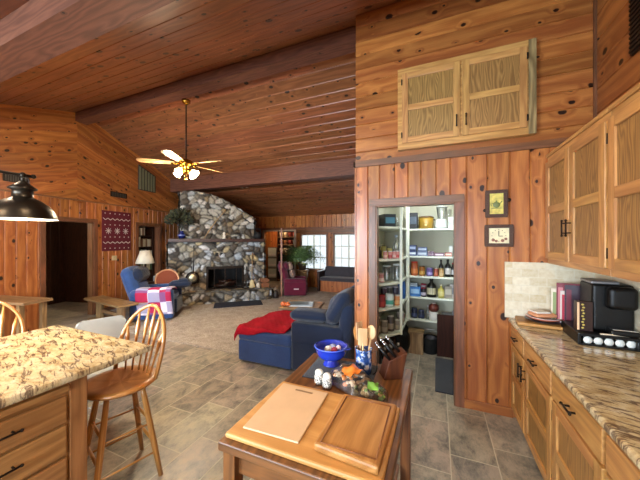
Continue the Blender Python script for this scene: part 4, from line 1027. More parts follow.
for i, (x, y, z, r, h, col, lab) in enumerate(((2.64, -.28, CZ, .07, .2, '#2a2522', 'black metal canister standing on the carpet at the right end of the hearth'), (2.68, -.05, CZ, .06, .26, '#8f877c', 'grey jug standing on the carpet beside the black canister'))):
    c = T('hearth_canister' if not i else 'grey_jug', lab, 'canister' if not i else 'jug', fp(x + .03, y, z))
    mb = MB(); mb.lathe([(r, 0), (r * 1.05, h * .4), (r * .9, h * .8), (r * .5, h), (.0001, h)]); mb.build('body', fc(col, .5), c)
    mb = MB(); mb.tube([(r * .9, 0, h * .8), (r * 1.5, 0, h * .7), (r * 1.4, 0, h * .3), (r, 0, h * .25)], .008, 6); mb.build('handle', fc(col, .5), c)
c = T('wooden_crate', 'small brown wooden crate on the right end of the stone hearth', 'crate', fp(2.38, -.15, .318), R(45))
for z in (.04, .15): 
    mb = MB(); mb.bb(-.11, .11, -.12, -.105, z, z + .08); mb.bb(-.11, .11, .105, .12, z, z + .08); mb.bb(-.11, -.095, -.105, .105, z, z + .08); mb.bb(.095, .11, -.105, .105, z, z + .08); mb.build('slat_band', fc('#7c4c30', .5), c)
mb = MB(); mb.bb(-.1, .1, -.105, .105, .0, .04); mb.build('bottom', fc('#7c4a2c', .5), c)
c = T('stone_vase', 'deep blue glazed vase on the left end of the mantel', 'vase', fp(.30, .0, 1.656))
mb = MB(); mb.lathe([(.04, 0), (.085, .05), (.09, .1), (.05, .16), (.04, .19), (.05, .2), (.04, .2), (.0001, .12)]); mb.build('body', flat('blue_glaze', '#17225c', .15, coat=.5), c)
mb = MB(); mb.lathe([(.0915, .075), (.092, .09), (.0915, .1)], cap=False); mb.build('band', fc('#5a68a0', .3), c)
def foliage(mb, c, r, n, leaf, seed, up=.3, droop=0, flat_=1, col=None):
    rn = random.Random(seed)
    for i in range(n):
        a = rn.uniform(0, 2 * PI); e = rn.uniform(-.3, 1.2); L = r * rn.uniform(.45, 1)
        d = Vector((math.cos(a) * math.cos(e), math.sin(a) * math.cos(e) * flat_, math.sin(e))); p = Vector(c) + d * L; p.z -= droop * (L / r) ** 2 * abs(math.cos(e)) * r
        s = Vector((rn.uniform(-1, 1), rn.uniform(-1, 1), rn.uniform(-1, 1))).normalized() * leaf * .35; q = (d + Vector((0, 0, -.4 * droop))).normalized() * leaf
        mb.face([p - q * .5, p + s, p + q * .5, p - s], None, rn.random())
leafm = NT('leaf'); leafm.out(leafm.ramp(leafm.tint()['Fac'], [(0, lin('#2c4522')), (1, lin('#6f9350'))]), .5); M['leaf'] = leafm.mat
darkleaf = NT('dried_leaf'); darkleaf.out(darkleaf.ramp(darkleaf.tint()['Fac'], [(0, lin('#1a1c10')), (1, lin('#41442a'))]), .7); M['darkleaf'] = darkleaf.mat
c = T('dried_arrangement', 'dark bushy dried plant rising from the blue vase on the mantel', 'plant', fp(.30, .0, 1.852), R(45))
mb = MB(); foliage(mb, (-.03, -.12, .25), .34, 520, .09, 3, flat_=.55); mb.build('foliage', M['darkleaf'], c)
mb = MB()
for i in range(7): a = i; mb.tube([(0, 0, 0), (.05 * math.cos(a), .05 * math.sin(a), .15), (.16 * math.cos(a), .16 * math.sin(a), .4)], .004, 5)
mb.build('stems', M['darkleaf'], c)
c = T('wooden_walking_stick', 'long crooked stick leaning against the upper stonework', 'stick', fp(.82, -.01, 1.656), R(45))
mb = MB(); mb.tube([(0, 0, 0), (.14, .02, .22), (.30, .03, .46), (.52, .03, .74), (.55, .03, .8)], [.014, .016, .014, .014, .02], 8); mb.build('shaft', M['rustic'], c)
c = T('white_figurine', 'small white figurine in the middle of the mantel', 'figurine', fp(1.33, .02, 1.656))
mb = MB(); mb.lathe([(.05, 0), (.05, .02), (.03, .04), (.045, .08), (.02, .11)]); mb.ball((0, 0, .14), .04, 12, .9); mb.build('body', fc('#d8d0c0', .4), c)
mb = MB(); mb.ball((.02, -.02, .16), .02, 8); mb.build('head', fc('#d8d0c0', .4), c)
c = T('black_kettle', 'black round kettle on the right end of the mantel', 'kettle', fp(2.22, .02, 1.656), R(45))
mb = MB(); mb.lathe([(.07, 0), (.11, .06), (.11, .12), (.06, .18), (.0001, .19)]); mb.build('pot', M['blackmatte'], c)
mb = MB(); mb.tube([(-.1, 0, .13), (-.07, 0, .28), (.07, 0, .28), (.1, 0, .13)], .009, 8); mb.build('handle', M['blackmatte'], c)
c = T('copper_tray', 'large round copper tray standing upright left of the hearth', 'tray', (-5.87, 4.62, CZ + .422), R(55))
mb = MB(); rot = Matrix.Rotation(R(78), 3, 'X'); mb.lathe([(.0001, 0), (.17, 0), (.22, .02), (.225, .03)], (0, 0, .24), 32, rot=rot); mb.build('dish', flat('copper', '#7a4030', .35, .6), c)
mb = MB(); mb.lathe([(.215, .015), (.25, .03), (.26, .025), (.222, .005)], (0, 0, .24), 32, rot=rot, cap=False); mb.build('rim', flat('pale_copper', '#c8a080', .35, .7), c)
c = T('tray_stand', 'low dark wooden stool holding the copper tray', 'stool', (-5.87, 4.62, CZ), R(55))
mb = MB(); mb.bb(-.2, .2, -.14, .14, .38, .42); mb.build('top', M['darkwood'], c)
for x in (-.17, .17):
    for y in (-.11, .11): mb = MB(); mb.bb(x - .02, x + .02, y - .02, y + .02, 0, .38); mb.build('leg', M['darkwood'], c)

# blue recliner, back on the left, facing right
def recliner(name, lab, loc, rz, mat, mat2, s=1.0, h=1.0):
    c = T(name, lab, 'recliner', loc, rz)   # local: faces +x
    mb = MB(); mb.rbox((0.0, 0, .21 * s), (.78 * s, .62 * s, .34 * s), .05); mb.build('base', mat2, c)
    mb = MB(); mb.rbox((.08 * s, 0, .42 * s), (.62 * s, .54 * s, .18 * s), .06, puff=.02); mb.build('seat', mat, c)
    for y in (-.36, .36):
        mb = MB(); mb.rbox((.02 * s, y * s, .30 * s), (.80 * s, .15 * s, .54 * s), .05); mb.rbox((.02 * s, y * s, .56 * s), (.78 * s, .19 * s, .14 * s), .065, puff=.01); mb.build('arm', mat, c)
    rot = Matrix.Rotation(R(-18), 3, 'Y')
    mb = MB(); mb.rbox((-.38 * s, 0, .68 * s * h), (.24 * s, .66 * s, .78 * s * h), .10, puff=.03, rot=rot); mb.build('backrest', mat, c)
    mb = MB(); mb.rbox((-.30 * s, 0, .92 * s * h), (.18 * s, .56 * s, .26 * s), .08, puff=.03, rot=rot); mb.build('head_cushion', mat2, c)
    mb = MB(); mb.rbox((.42 * s, 0, .25 * s), (.08 * s, .56 * s, .30 * s), .03); mb.build('footrest', mat2, c)
    return c
rc = recliner('recliner', 'blue recliner with a quilt over its near arm, left of the fireplace', (-5.47, 4.06, CZ), R(38), M['bluerec'], M['navy_dark'], .98)
n_ = NT('patchwork_quilt'); br = n_.new('ShaderNodeTexChecker'); n_.l.new(n_.mapv(n_.uv(), (3, 4, 1)), br.inputs[0]); br.inputs['Scale'].default_value = 1
br.inputs[1].default_value = lin('#d8cfe0'); br.inputs[2].default_value = lin('#a81c48')
b2 = n_.new('ShaderNodeTexChecker'); n_.l.new(n_.mapv(n_.uv(), (2, 5, 1), (.3, .2, 0)), b2.inputs[0]); b2.inputs['Scale'].default_value = 1; b2.inputs[1].default_value = (0, 0, 0, 1); b2.inputs[2].default_value = (1, 1, 1, 1)
n_.out(n_.mix(n_.math('MULTIPLY', b2.outputs[0], .6), br.outputs[0], lin('#5a5f94')), .9)
def ql(u, v):   # draped over near arm (y=-.39), hanging outside
    L = v * 1.0; x = -.22 + .62 * u + .02 * math.sin(v * 8); rip = .012 * math.sin(u * 16)
    if L < .42: y, z = -.02 - L, .56 + .09 * min(1, L / .3)
    elif L < .56: a = (L - .42) / .14 * PI / 2; y, z = -.44 - .035 * math.sin(a), .58 + .07 * math.cos(a)
    else: y, z = -.478 - rip, .58 - (L - .56)
    return Vector((x, y, z + rip * .4))
mb = MB(); mb.surf(ql, 24, 40)
tag(mb.build('patchwork_quilt', n_.mat, solid=.02, loc=(-5.47, 4.06, CZ), rz=R(38)), 'pink, white and blue patchwork quilt draped over the blue recliner arm', 'quilt')
c = T('dark_bag', 'dark navy jacket heaped on the far arm of the blue recliner', 'jacket', (-5.18, 4.40, CZ + .60), R(40))
mb = MB(); mb.rbox((0, 0, .05), (.4, .24, .12), .05, puff=.03); mb.build('body', M['navy_dark'], c)
mb = MB(); mb.rbox((.06, -.02, .12), (.2, .16, .08), .04, puff=.02); mb.build('collar', M['navy_dark'], c)

# wooden bench table in front of the recliner
c = T('wooden_bench', 'low rustic pale wooden coffee table on slab legs beside the doorway', 'table', (-5.85, 3.37, 0), R(-7))
mb = MB(); mb.bb(-.70, .70, -.17, .17, .41, .45, g=0); mb.build('tabletop', M['rustic'], c, bev=.006)
for x in (-.42, .42):
    mb = MB(); mb.bb(x - .1, x + .1, -.03, .03, .05, .41, g=2); mb.build('leg', M['rustic'], c, bev=.004)
    mb = MB(); mb.bb(x - .16, x + .16, -.15, .15, 0, .055, g=1); mb.build('foot', M['rustic'], c, bev=.01)
mb = MB(); mb.bb(-.32, .32, -.02, .02, .18, .24, g=0); mb.build('stretcher', M['rustic'], c)
# pale table at left
c = T('dining_table', 'pale wooden dining table at the left edge by the pine wall', 'table', (-5.86, 1.98, 0), LWR)
mb = MB(); mb.bb(-.50, .58, -.17, .19, .71, .75, g=0); mb.build('tabletop', M['rustic'], c, bev=.005)
for x in (-.4, .46):
    for y in (-.13, .14): mb = MB(); mb.bb(x - .03, x + .03, y - .03, y + .03, 0, .71, g=2); mb.build('leg', M['rustic'], c)
# table lamp + books in niche
def on_wall(name, lab, cat, y, z, off=0, group=None): return T(name, lab, cat, lw(y, z, off), LWR, group)
c = on_wall('wall_hanging', 'dark red woven hanging with white snowflake and zigzag pattern on the left wall', 'wall hanging', 4.16, 1.83, .002)
mb = MB(); mb.rbox((.008, 0, 0), (.014, .74, .92), .004, mid=6)
def dia(y, z, s): mb.box((.0165, y, z), (.003, s, s), m=1, rot=Matrix.Rotation(R(45), 3, 'X'))
for z in (-.32, 0, .32):
    for y in (-.22, 0, .22):
        for a in range(4): mb.box((.0165, y, z), (.003, .15, .012), m=1, rot=Matrix.Rotation(a * PI / 4, 3, 'X')) if z == 0 else None
for z0 in (-.27, .27, -.18, .18)[:2]:
    for i in range(12):
        y = -.32 + i * .058; mb.box((.0165, y, z0), (.003, .07, .014), m=1, rot=Matrix.Rotation(R(35 if i % 2 else -35), 3, 'X'))
for z in (-.40, -.14, .14, .40):
    for i in range(6): dia(-.3 + i * .12, z, .022)
mb.build('woven_cloth', [flat('crimson_weave', '#5c1420', .95, bump=.5, sc=120), fc('#c8b8b0', .9)], c)
c = on_wall('light_switch', 'cream switch plate on the left wall below the red hanging', 'switch', 4.10, 1.2)
mb = MB(); mb.rbox((.005, 0, 0), (.008, .13, .11), .003, mid=1); mb.build('plate', fc('#c8b48a', .4), c)
for y in (-.03, .03): mb = MB(); mb.box((.011, y, 0), (.008, .012, .03)); mb.build('toggle', fc('#b8a47a', .4), c)
for (y, z, w, h, lab) in ((4.21, 2.69, .42, .12, 'dark metal air register on the gable above the red hanging'), (2.33, 2.66, .34, .13, 'dark metal air register on the gable behind the pendant lamp')):
    c = on_wall('air_register', lab, 'vent', y, z)
    mb = MB(); mb.bb(0, .015, -w / 2, w / 2, -h / 2, h / 2, g=1); mb.build('frame', M['iron'], c)
    mb = MB()
    for i in range(9): mb.bb(.014, .022, -w / 2 + .02 + i * (w - .04) / 9, -w / 2 + .02 + (i + .5) * (w - .04) / 9, -h / 2 + .015, h / 2 - .015)
    mb.build('louvre', fc('#3a342c', .5), c)
c = on_wall('gable_grille', 'slatted grey green grille under the ceiling behind the fan', 'vent', 5.02, 3.12, .001)
mb = MB(); mb.prism([(0, -.28, -.2), (0, .28, -.2), (0, .28, .26), (0, -.28, .45)], (.02, 0, 0)); mb.build('backing', fc('#2f2a20', .6), c, )
mb = MB()
for i in range(6): mb.bb(.018, .04, -.26 + i * .09, -.215 + i * .09, -.18, .40 - i * .03, g=2)
mb.build('slats', fc('#6c6a50', .6), c)
# hall picture
c = on_wall('hall_picture', 'small framed picture with pale mat in the dark hallway', 'picture', 3.68, 1.50, -1.995)
mb = MB(); mb.bb(.0, .02, -.17, .17, -.24, .24, g=2); mb.build('frame', M['darkwood'], c)
mb = MB(); mb.bb(.02, .023, -.14, .14, -.21, .21); mb.build('mat_border', fc('#b8b4a4', .7), c); mb = MB(); mb.bb(.023, .026, -.07, .07, -.13, .13); mb.build('print', fc('#4a4c40', .5), c)
# niche bookcase
nc = (NY0 + .33)
c = on_wall('bookcase', 'white shelved bookcase inside the opening of the left wall', 'bookcase', nc, 0, -.30)
mb = MB(); mb.bb(-.17, .15, -.34, -.31, 0, 1.98, g=2); mb.bb(-.17, .15, .31, .34, 0, 1.98, g=2); mb.bb(-.17, -.16, -.31, .31, 0, 1.98, g=2); mb.build('case', M['darkwood'], c)
sh = (.05, .42, .78, 1.10, 1.42, 1.72, 1.95)
for z in sh: mb = MB(); mb.bb(-.16, .15, -.31, .31, z, z + .02); mb.build('shelf', M['darkwood'], c)
rn = random.Random(12); cols = [('white', '#c8c4b8'), ('grey', '#8c8a80'), ('cream', '#bdb49a'), ('brown', '#6a4a34'), ('blue', '#3d5878'), ('dark red', '#6c2c2c'), ('green', '#4a5c48'), ('black', '#22201e')]
for si in range(2, 6):
    y = -.30
    while y < (.02 if si == 5 else .27):
        w = rn.uniform(.025, .05); hh = rn.uniform(.19, .27); nm, cc = rn.choice(cols if si < 4 else cols[:4])
        b = on_wall('book', '%s spine book among the books on the %s shelf of the left wall bookcase' % (nm, {2: 'third', 3: 'middle', 4: 'second highest', 5: 'highest'}[si]), 'book', nc + (y + w / 2) / k, sh[si] + .0205, -.30 + .04, 'books in the left wall bookcase')
        b['group'] = '%s books on shelf %d of the left wall bookcase' % (nm, si)
        mb = MB(); mb.bb(-.1, .1, -w / 2 + .001, w / 2 - .001, 0, hh); mb.build('cover', fc(cc, .5), b)
        y += w
c = T('lamp_table', 'small dark table behind the blue recliner carrying the white shaded lamp', 'table', (-6.35, 4.42, 0), LWR)
mb = MB(); mb.bb(-.18, .18, -.18, .18, .60, .63); mb.build('top', M['darkwood'], c)
for x in (-.15, .15):
    for y in (-.15, .15): mb = MB(); mb.bb(x - .015, x + .015, y - .015, y + .015, 0.013, .6); mb.build('leg', M['darkwood'], c)
c = T('table_lamp', 'table lamp with a white conical shade behind the blue recliner', 'lamp', (-6.35, 4.42, .631))
mb = MB(); mb.lathe([(.07, 0), (.07, .015), (.02, .04), (.05, .12), (.055, .2), (.02, .3), (.012, .45)]); mb.build('base', M['darkwood'], c)
mb = MB(); mb.lathe([(.20, .44), (.10, .74)], n=28, cap=False); o = mb.build('shade', fc('#d6cdb8', .8), c, solid=.003)
c = T('tissue_box', 'white and blue box beside the books behind the recliner', 'box', (-6.20, 4.60, .632), R(20))
mb = MB(); mb.rbox((0, 0, .07), (.1, .1, .13), .005); mb.build('box', fc('#a8b8c8', .6), c)
mb = MB(); mb.tube([(0, 0, .13), (.01, 0, .17), (.03, .01, .2)], [.03, .025, .005], 6); mb.build('tissue', M['white'], c)
bpy.data.objects.remove(o, do_unlink=True) if False else None

# maroon recliner
mr = recliner('recliner', 'maroon recliner seen from the side near the windows', (-3.86, 7.24, CZ), R(26), M['maroon'], M['maroon'], .80, 1.15)
mb = MB(); mb.box((.05, -.352, .22), (.14, .004, .03)); mb.build('tag_plate', fc('#d0c0c0', .5), mr)
for i, (z, cc, lab) in enumerate(((.78, '#b9a58c', 'upper patterned cushion against the back of the maroon recliner'), (.56, '#a08a78', 'lower patterned cushion on the seat of the maroon recliner'))):
    c = T('patterned_cushion', lab, 'cushion', (-3.83 - .16, 7.28 - .10, CZ + z - .02), R(26))
    mb = MB(); mb.rbox((.0 + .07 * i, 0, .08), (.12, .34, .22), .05, puff=.02, rot=Matrix.Rotation(R(-18), 3, 'Y')); mb.build('cover', fabric('cushion_print_%d' % i, cc, '#5a2a34', 12), c)
# door leaf
mb = MB(); a = Vector((-4.07, 6.82)); b = Vector((-4.50, 7.53)); m_ = (a + b) / 2; ang = math.atan2(b.y - a.y, b.x - a.x)
mb.box((m_.x, m_.y, .985), ((b - a).length, .045, 1.94), rz=ang, g=2)
o = mb.build('door_5', wood('pinkish_door_wood', '#a87a66', '#8f6250', rough=.4, tvar=.1), bev=.003); struct(o, 'narrow wooden door leaf standing open beside the maroon recliner')
# window bench
c = T('window_bench', 'pine box window seat with charcoal cushions under the right window', 'bench', (-2.75, 8.28, CZ))
mb = MB(); mb.bb(-.62, .95, -.26, .30, 0, .33, g=2); mb.build('box', M['pine'], c)
mb = MB(); mb.rbox((.15, .0, .385), (1.6, .58, .11), .04); mb.build('seat_cushion', M['greyfab'], c)
mb = MB(); mb.rbox((.15, .22, .58), (1.6, .14, .34), .06, rot=Matrix.Rotation(R(-8), 3, 'X')); mb.build('back_cushion', M['greyfab'], c)
mb = MB(); mb.bb(-.72, -.65, -.30, .30, 0, .62, g=2); mb.bb(-.74, -.63, -.32, .30, .58, .63, g=1); mb.build('end_panel', M['darkwood'], c, bev=.01)
# fern on stand
c = T('plant_stand', 'brown wicker plant stand before the left window', 'stand', (-4.02, 8.05, CZ))
mb = MB(); mb.lathe([(.2, 0), (.17, .3), (.19, .62), (.0001, .62)]); mb.build('body', M['rustic'], c)
mb = MB(); mb.lathe([(.185, .6), (.215, .61), (.215, .64), (.185, .65)]); mb.build('rim', M['rustic'], c)
c = T('potted_fern', 'large green arching fern before the left window', 'plant', (-4.02, 8.05, CZ + .652))
mb = MB(); mb.lathe([(.1, 0), (.15, .18), (.16, .2), (.0001, .18)]); mb.build('pot', fc('#4a3a2e', .6), c)
mb = MB(); rn = random.Random(8)
for i in range(120):
    a = rn.uniform(0, 2 * PI); Rr = rn.uniform(.45, .85); H = rn.uniform(.3, .7)
    pts = []
    for q in range(9):
        u = q / 8; r_ = Rr * u; z = .18 + H * math.sin(u * PI * .72) - .28 * u ** 2.2; y_ = math.sin(a) * r_
        pts.append(Vector((math.cos(a) * r_, max(-.5, min(y_, .40)), z)))
    side = Vector((-math.sin(a), math.cos(a), 0))
    for q in range(1, 8):
        d = (pts[q + 1] - pts[q - 1]).normalized(); w = .11 * math.sin(PI * q / 8) + .02
        for s in (-1, 1):
            for o_ in (0, .5):
                p = pts[q].lerp(pts[q + 1], o_); tip = p + side * s * w + d * .03 + Vector((0, 0, -.02)); mb.face([p, p + d * .02 + side * s * w * .5, tip, p - d * .008 + side * s * w * .5], None, rn.random())
mb.build('fronds', M['leaf'], c)

# room beyond : bookcase, pale cabinet
c = T('bookcase', 'wooden bookcase in the room beyond, right of the inner opening', 'bookcase', (-5.34, 9.5, 0))
mb = MB(); mb.bb(-.43, -.40, -.15, .15, 0, 2.0, g=2); mb.bb(.40, .43, -.15, .15, 0, 2.0, g=2); mb.bb(-.40, .40, .13, .15, 0, 2.0, g=2); mb.build('case', M['darkwood'], c)
for z in (.05, .4, .75, 1.1, 1.42, 1.72, 1.97): mb = MB(); mb.bb(-.40, .40, -.15, .13, z, z + .03); mb.build('shelf', M['rustic'], c)
rn = random.Random(3)
for z in (1.10, 1.42, 1.72):
    for i in range(4):
        col = rn.choice([('brown', '#8a5a34'), ('cream', '#c8b490'), ('grey', '#70706c'), ('red', '#8a3a2c')])
        o = T('basket', '%s basket on a shelf of the bookcase in the room beyond' % col[0], 'basket', (-5.34 - .29 + i * .195, 9.46, z + .031), 0, '%s baskets in the far bookcase' % col[0])
        mb = MB(); mb.lathe([(.06, 0), (.085, .08), (.085, .16), (.07, .17), (.0001, .1)], n=14); mb.build('body', fc(col[1], .8), o)
c = T('display_cabinet', 'pale glazed display cabinet in the room beyond, seen past the hearth', 'cabinet', (-5.96, 9.3, 0), R(20))
mb = MB(); mb.bb(-.18, .18, -.02, .2, 0, 1.33, g=2); mb.build('body', fc('#6c6a64', .6), c)
for z in (.15, .55, .95):
    mb = MB(); mb.bb(-.16, .16, -.05, -.02, z, z + .35); d = mb.build('shelf_bay', fc('#c4d2ca', .3), c)
    mb = MB(); mb.bb(-.14, .14, -.06, -.05, z + .05, z + .14); mb.build('contents', fc('#e0e4e0', .5), d)

# ceiling fan
c = T('ceiling_fan', 'brass ceiling fan with pale wooden blades and lit glass shades', 'ceiling fan', (-3.87, 3.40, 2.86))
mb = MB(); mb.lathe([(.0001, 1.10), (.07, 1.099), (.065, 1.06), (.03, 1.03), (.012, 1.02)]); mb.build('canopy', M['brass'], c)
mb = MB(); mb.tube([(0, 0, 1.04), (0, 0, .08)], .011, 10); mb.build('downrod', M['iron'], c)
mb = MB(); mb.lathe([(.012, .12), (.04, .11), (.10, .085), (.125, .05), (.125, .02), (.10, -.005), (.06, -.02), (.05, -.07), (.06, -.10), (.03, -.13), (.0001, -.14)], n=28); mb.build('motor', M['brass'], c)
blm = wood('blade_wood', '#cda678', '#a87c4c', rough=.35, tvar=.15)
for i in range(5):
    a = R(22.9 + 200 + i * 72); ca_, sa_ = math.cos(a), math.sin(a)
    Mz = Matrix.Rotation(a, 3, 'Z') @ Matrix.Rotation(R(12), 3, 'X')
    mb = MB(); P = []
    for (x, w) in ((.17, .045), (.25, .058), (.5, .068), (.66, .066), (.705, .04), (.715, .0)): P.append((x, w))
    out = [(x, w, 0) for x, w in P] + [(x, -w, 0) for x, w in reversed(P[:-1])]
    q = [Mz @ Vector(p) + Vector((0, 0, .03)) for p in out]; up = Mz @ Vector((0, 0, .008))
    uvs = [(p[0], p[1]) for p in out]
    mb.face([p + up for p in q], uvs); mb.face(list(reversed(q)), list(reversed(uvs)))
    for j in range(len(q)): j2 = (j + 1) % len(q); mb.face([q[j], q[j2], q[j2] + up, q[j] + up])
    b = mb.build('blade', blm, c)
    mb = MB(); mb.tube([(ca_ * .1, sa_ * .1, .03), (ca_ * .15, sa_ * .15, .022), (ca_ * .22, sa_ * .22, .026)], [.012, .012, .02], 8); mb.build('blade_arm', M['brass'], b)
for i in range(4):
    a = R(10 + i * 90); d = Vector((math.cos(a), math.sin(a), 0))
    mb = MB(); mb.tube([d * .04 + Vector((0, 0, -.08)), d * .09 + Vector((0, 0, -.075)), d * .12 + Vector((0, 0, -.09))], .008, 8); l = mb.build('light_arm', M['brass'], c)
    rot = (d * .75 + Vector((0, 0, -.65))).to_track_quat('Z', 'Y').to_matrix()
    mb = MB(); mb.lathe([(.022, 0), (.035, .025), (.05, .06), (.062, .085)], d * .12 + Vector((0, 0, -.09)), 16, rot=rot, cap=False); mb.build('glass_shade', emit('fan_shade_%d' % i, '#ffe2a8', 7), l, solid=.003)
    mb = MB(); mb.ball(d * .155 + Vector((0, 0, -.12)), .028, 12); mb.build('bulb', emit('fan_bulb_%d' % i, '#fff2d0', 70), l)
for dx in (-.02, .02):
    mb = MB(); mb.tube([(dx, -.01, -.12), (dx, -.01, -.21)], .004, 6); mb.lathe([(.009, 0), (.01, .05), (.004, .06)], (dx, -.01, -.26), 8); mb.build('pull_chain', M['brass'], c)
# twin spotlight and iron mark on the beam
c = T('ceiling_spotlight', 'tiny twin spotlight fixed under the ceiling near the stone chimney', 'spotlight', (-5.05, 6.45, ceil_z(6.45) - .012))
mb = MB(); mb.cyl((0, 0, -.015), .07, .02); mb.build('plate', M['iron'], c)
for s in (-1, 1): mb = MB(); mb.lathe([(.03, 0), (.045, -.08), (.0001, -.07)], (s * .09, -.02, -.02), 12); mb.tube([(0, 0, -.01), (s * .09, -.02, -.03)], .01, 6); mb.build('lamp_head', fc('#b0a494', .4), c)
c = T('iron_brand_mark', 'small black iron mark like a double legged letter on the living area beam', 'iron mark', (-1.08, 5.855, 3.24))
mb = MB(); mb.bb(-.14, .10, -.012, 0, .05, .075); mb.bb(-.09, -.065, -.012, 0, -.07, .05); mb.bb(.02, .045, -.012, 0, -.09, .05); mb.bb(-.15, -.13, -.012, 0, .02, .06); mb.build('mark', M['iron'], c)
# ---------------------------------------------------------------- pantry shelving and goods
S = dict(enumerate([.455, .785, 1.09, 1.385, 1.785], 1))   # shelf 1 is the lowest
c = T('pantry_shelves', 'cream painted shelves lining the left and back walls of the pantry', 'shelving', (0, 0, 0))
for i in range(1, 6):
    z = S[i]
    mb = MB(); mb.prism([(-.785, 3.20, z - .025), (-.72, 3.20, z - .025), (-.42, 3.62, z - .025), (-.40, 4.30, z - .025), (.598, 4.30, z - .025), (.598, 4.615, z - .025), (-.785, 4.615, z - .025)], (0, 0, .025))
    mb.build('shelf', M['shelfwhite'], c, bev=.002)
mb = MB(); mb.bb(-.432, -.402, 3.60, 3.63, .43, 2.39, g=2); mb.build('post', M['shelfwhite'], c)
mb = MB(); mb.bb(-.42, -.375, 4.255, 4.30, .43, 2.39, g=2); mb.build('post', M['shelfwhite'], c)
mb = MB(); mb.bb(.27, .30, 4.27, 4.30, .43, 2.39, g=2); mb.build('post', M['shelfwhite'], c)
GL = M['glass']
def jar(kind, lab, x, y, i, r, h, col, cap='#d8d8d0', band=None, neck=0, mat=None, dz=0, sq=1, grp=None):
    c = T(kind, lab, kind.split('_')[-1], (x, y, (S[i] if i else 0) + .001 + dz), 0, grp)
    mb = MB()
    if neck: mb.lathe([(r, 0), (r, h * .55), (r * .9, h * .64), (r * .36, h * .78), (r * .33, h * .95)], n=14, sy=sq)
    else: mb.lathe([(r * .95, 0), (r, h * .06), (r, h * .86), (r * .86, h * .92)], n=16, sy=sq)
    mb.build('body', mat or fc(col, .35), c)
    mb = MB(); rr = r * .42 if neck else r * .9; mb.lathe([(rr, h * (.9 if neck else .9)), (rr, h), (.0001, h)], n=14, sy=sq); mb.build('cap', fc(cap, .4), c)
    if band: mb = MB(); mb.lathe([(r * 1.01, h * .15), (r * 1.015, h * .16), (r * 1.015, h * .48), (r * 1.01, h * .5)], n=16, sy=sq, cap=False); mb.build('label_band', fc(band, .5), c)
    return c
def pbox(kind, lab, x, y, i, w, d, h, col, strip=None, rz=0, dz=0, top=None):
    c = T(kind, lab, kind.split('_')[-1], (x, y, (S[i] if i else 0) + .001 + dz), rz)
    mb = MB(); mb.bb(-w / 2, w / 2, -d / 2, d / 2, 0, h); mb.build('box_body', fc(col, .5), c, bev=.002)
    if strip: mb = MB(); mb.bb(-w * .4, w * .4, -d / 2 - .002, -d / 2, h * .3, h * .75); mb.build('printed_panel', fc(strip, .4), c)
    if top: mb = MB(); mb.bb(-w / 2 - .004, w / 2 + .004, -d / 2 - .004, d / 2 + .004, h, h + .015); mb.build('lid', fc(top, .4), c)
    return c
by = 4.40
# top shelf
pbox('speaker_box', 'black framed box at the left of the top back pantry shelf', -.345, by, 5, .16, .14, .24, '#15151a', '#3c4654')
c = T('yellow_crock_pot', 'mustard yellow slow cooker on the top pantry shelf', 'slow cooker', (-.15, by, S[5] + .001))
mb = MB(); mb.lathe([(.095, 0), (.10, .015), (.105, .16), (.0001, .16)], n=24); mb.build('pot', fc('#8a6a1c', .4), c)
mb = MB(); mb.lathe([(.106, .16), (.108, .172), (.06, .19), (.0001, .194)], n=24); mb.build('lid', fc('#4a2f14', .4), c)
mb = MB(); mb.ball((0, -.104, .05), .02, 10, .6, sy=.3); mb.build('dial', fc('#c8b070', .4), c)
for s in (-1, 1): mb = MB(); mb.box((s * .115, 0, .13), (.03, .05, .02)); mb.build('handle', fc('#3a2814', .5), c)
c = T('blender', 'white based blender with a clear jug on the top pantry shelf', 'blender', (.06, by, S[5] + .001))
mb = MB(); mb.lathe([(.08, 0), (.085, .03), (.07, .12), (.055, .135), (.0001, .135)], n=20); mb.build('motor_base', fc('#c4c8c4', .4), c)
mb = MB(); mb.lathe([(.045, .135), (.055, .2), (.07, .31)], n=20, cap=False); mb.build('jug', M['plastic_clear'], c)
mb = MB(); mb.lathe([(.071, .31), (.07, .325), (.03, .335), (.0001, .335)], n=20); mb.build('lid', fc('#b0b4b0', .4), c)
mb = MB(); mb.tube([(.065, 0, .3), (.10, 0, .29), (.10, 0, .2), (.055, 0, .19)], .007, 6); mb.build('handle', M['plastic_clear'], c)
mb = MB(); mb.box((0, -.078, .05), (.05, .006, .02)); mb.build('button_panel', fc('#9aa0a0', .4), c)
pbox('white_box', 'white box at the right end of the top pantry shelf', .19, by, 5, .08, .12, .16, '#c9ccc4', '#aab0a8')
pbox('patterned_box', 'black box with blue pattern on the top left pantry shelf', -.62, 3.74, 5, .16, .22, .17, '#14161c', '#3c6a80', rz=R(35))
jar('clear_bottle', 'small clear bottle on the top left pantry shelf', -.49, 3.78, 5, .026, .13, '#ffffff', '#d8dcd8', None, 1, M['plastic_clear'])
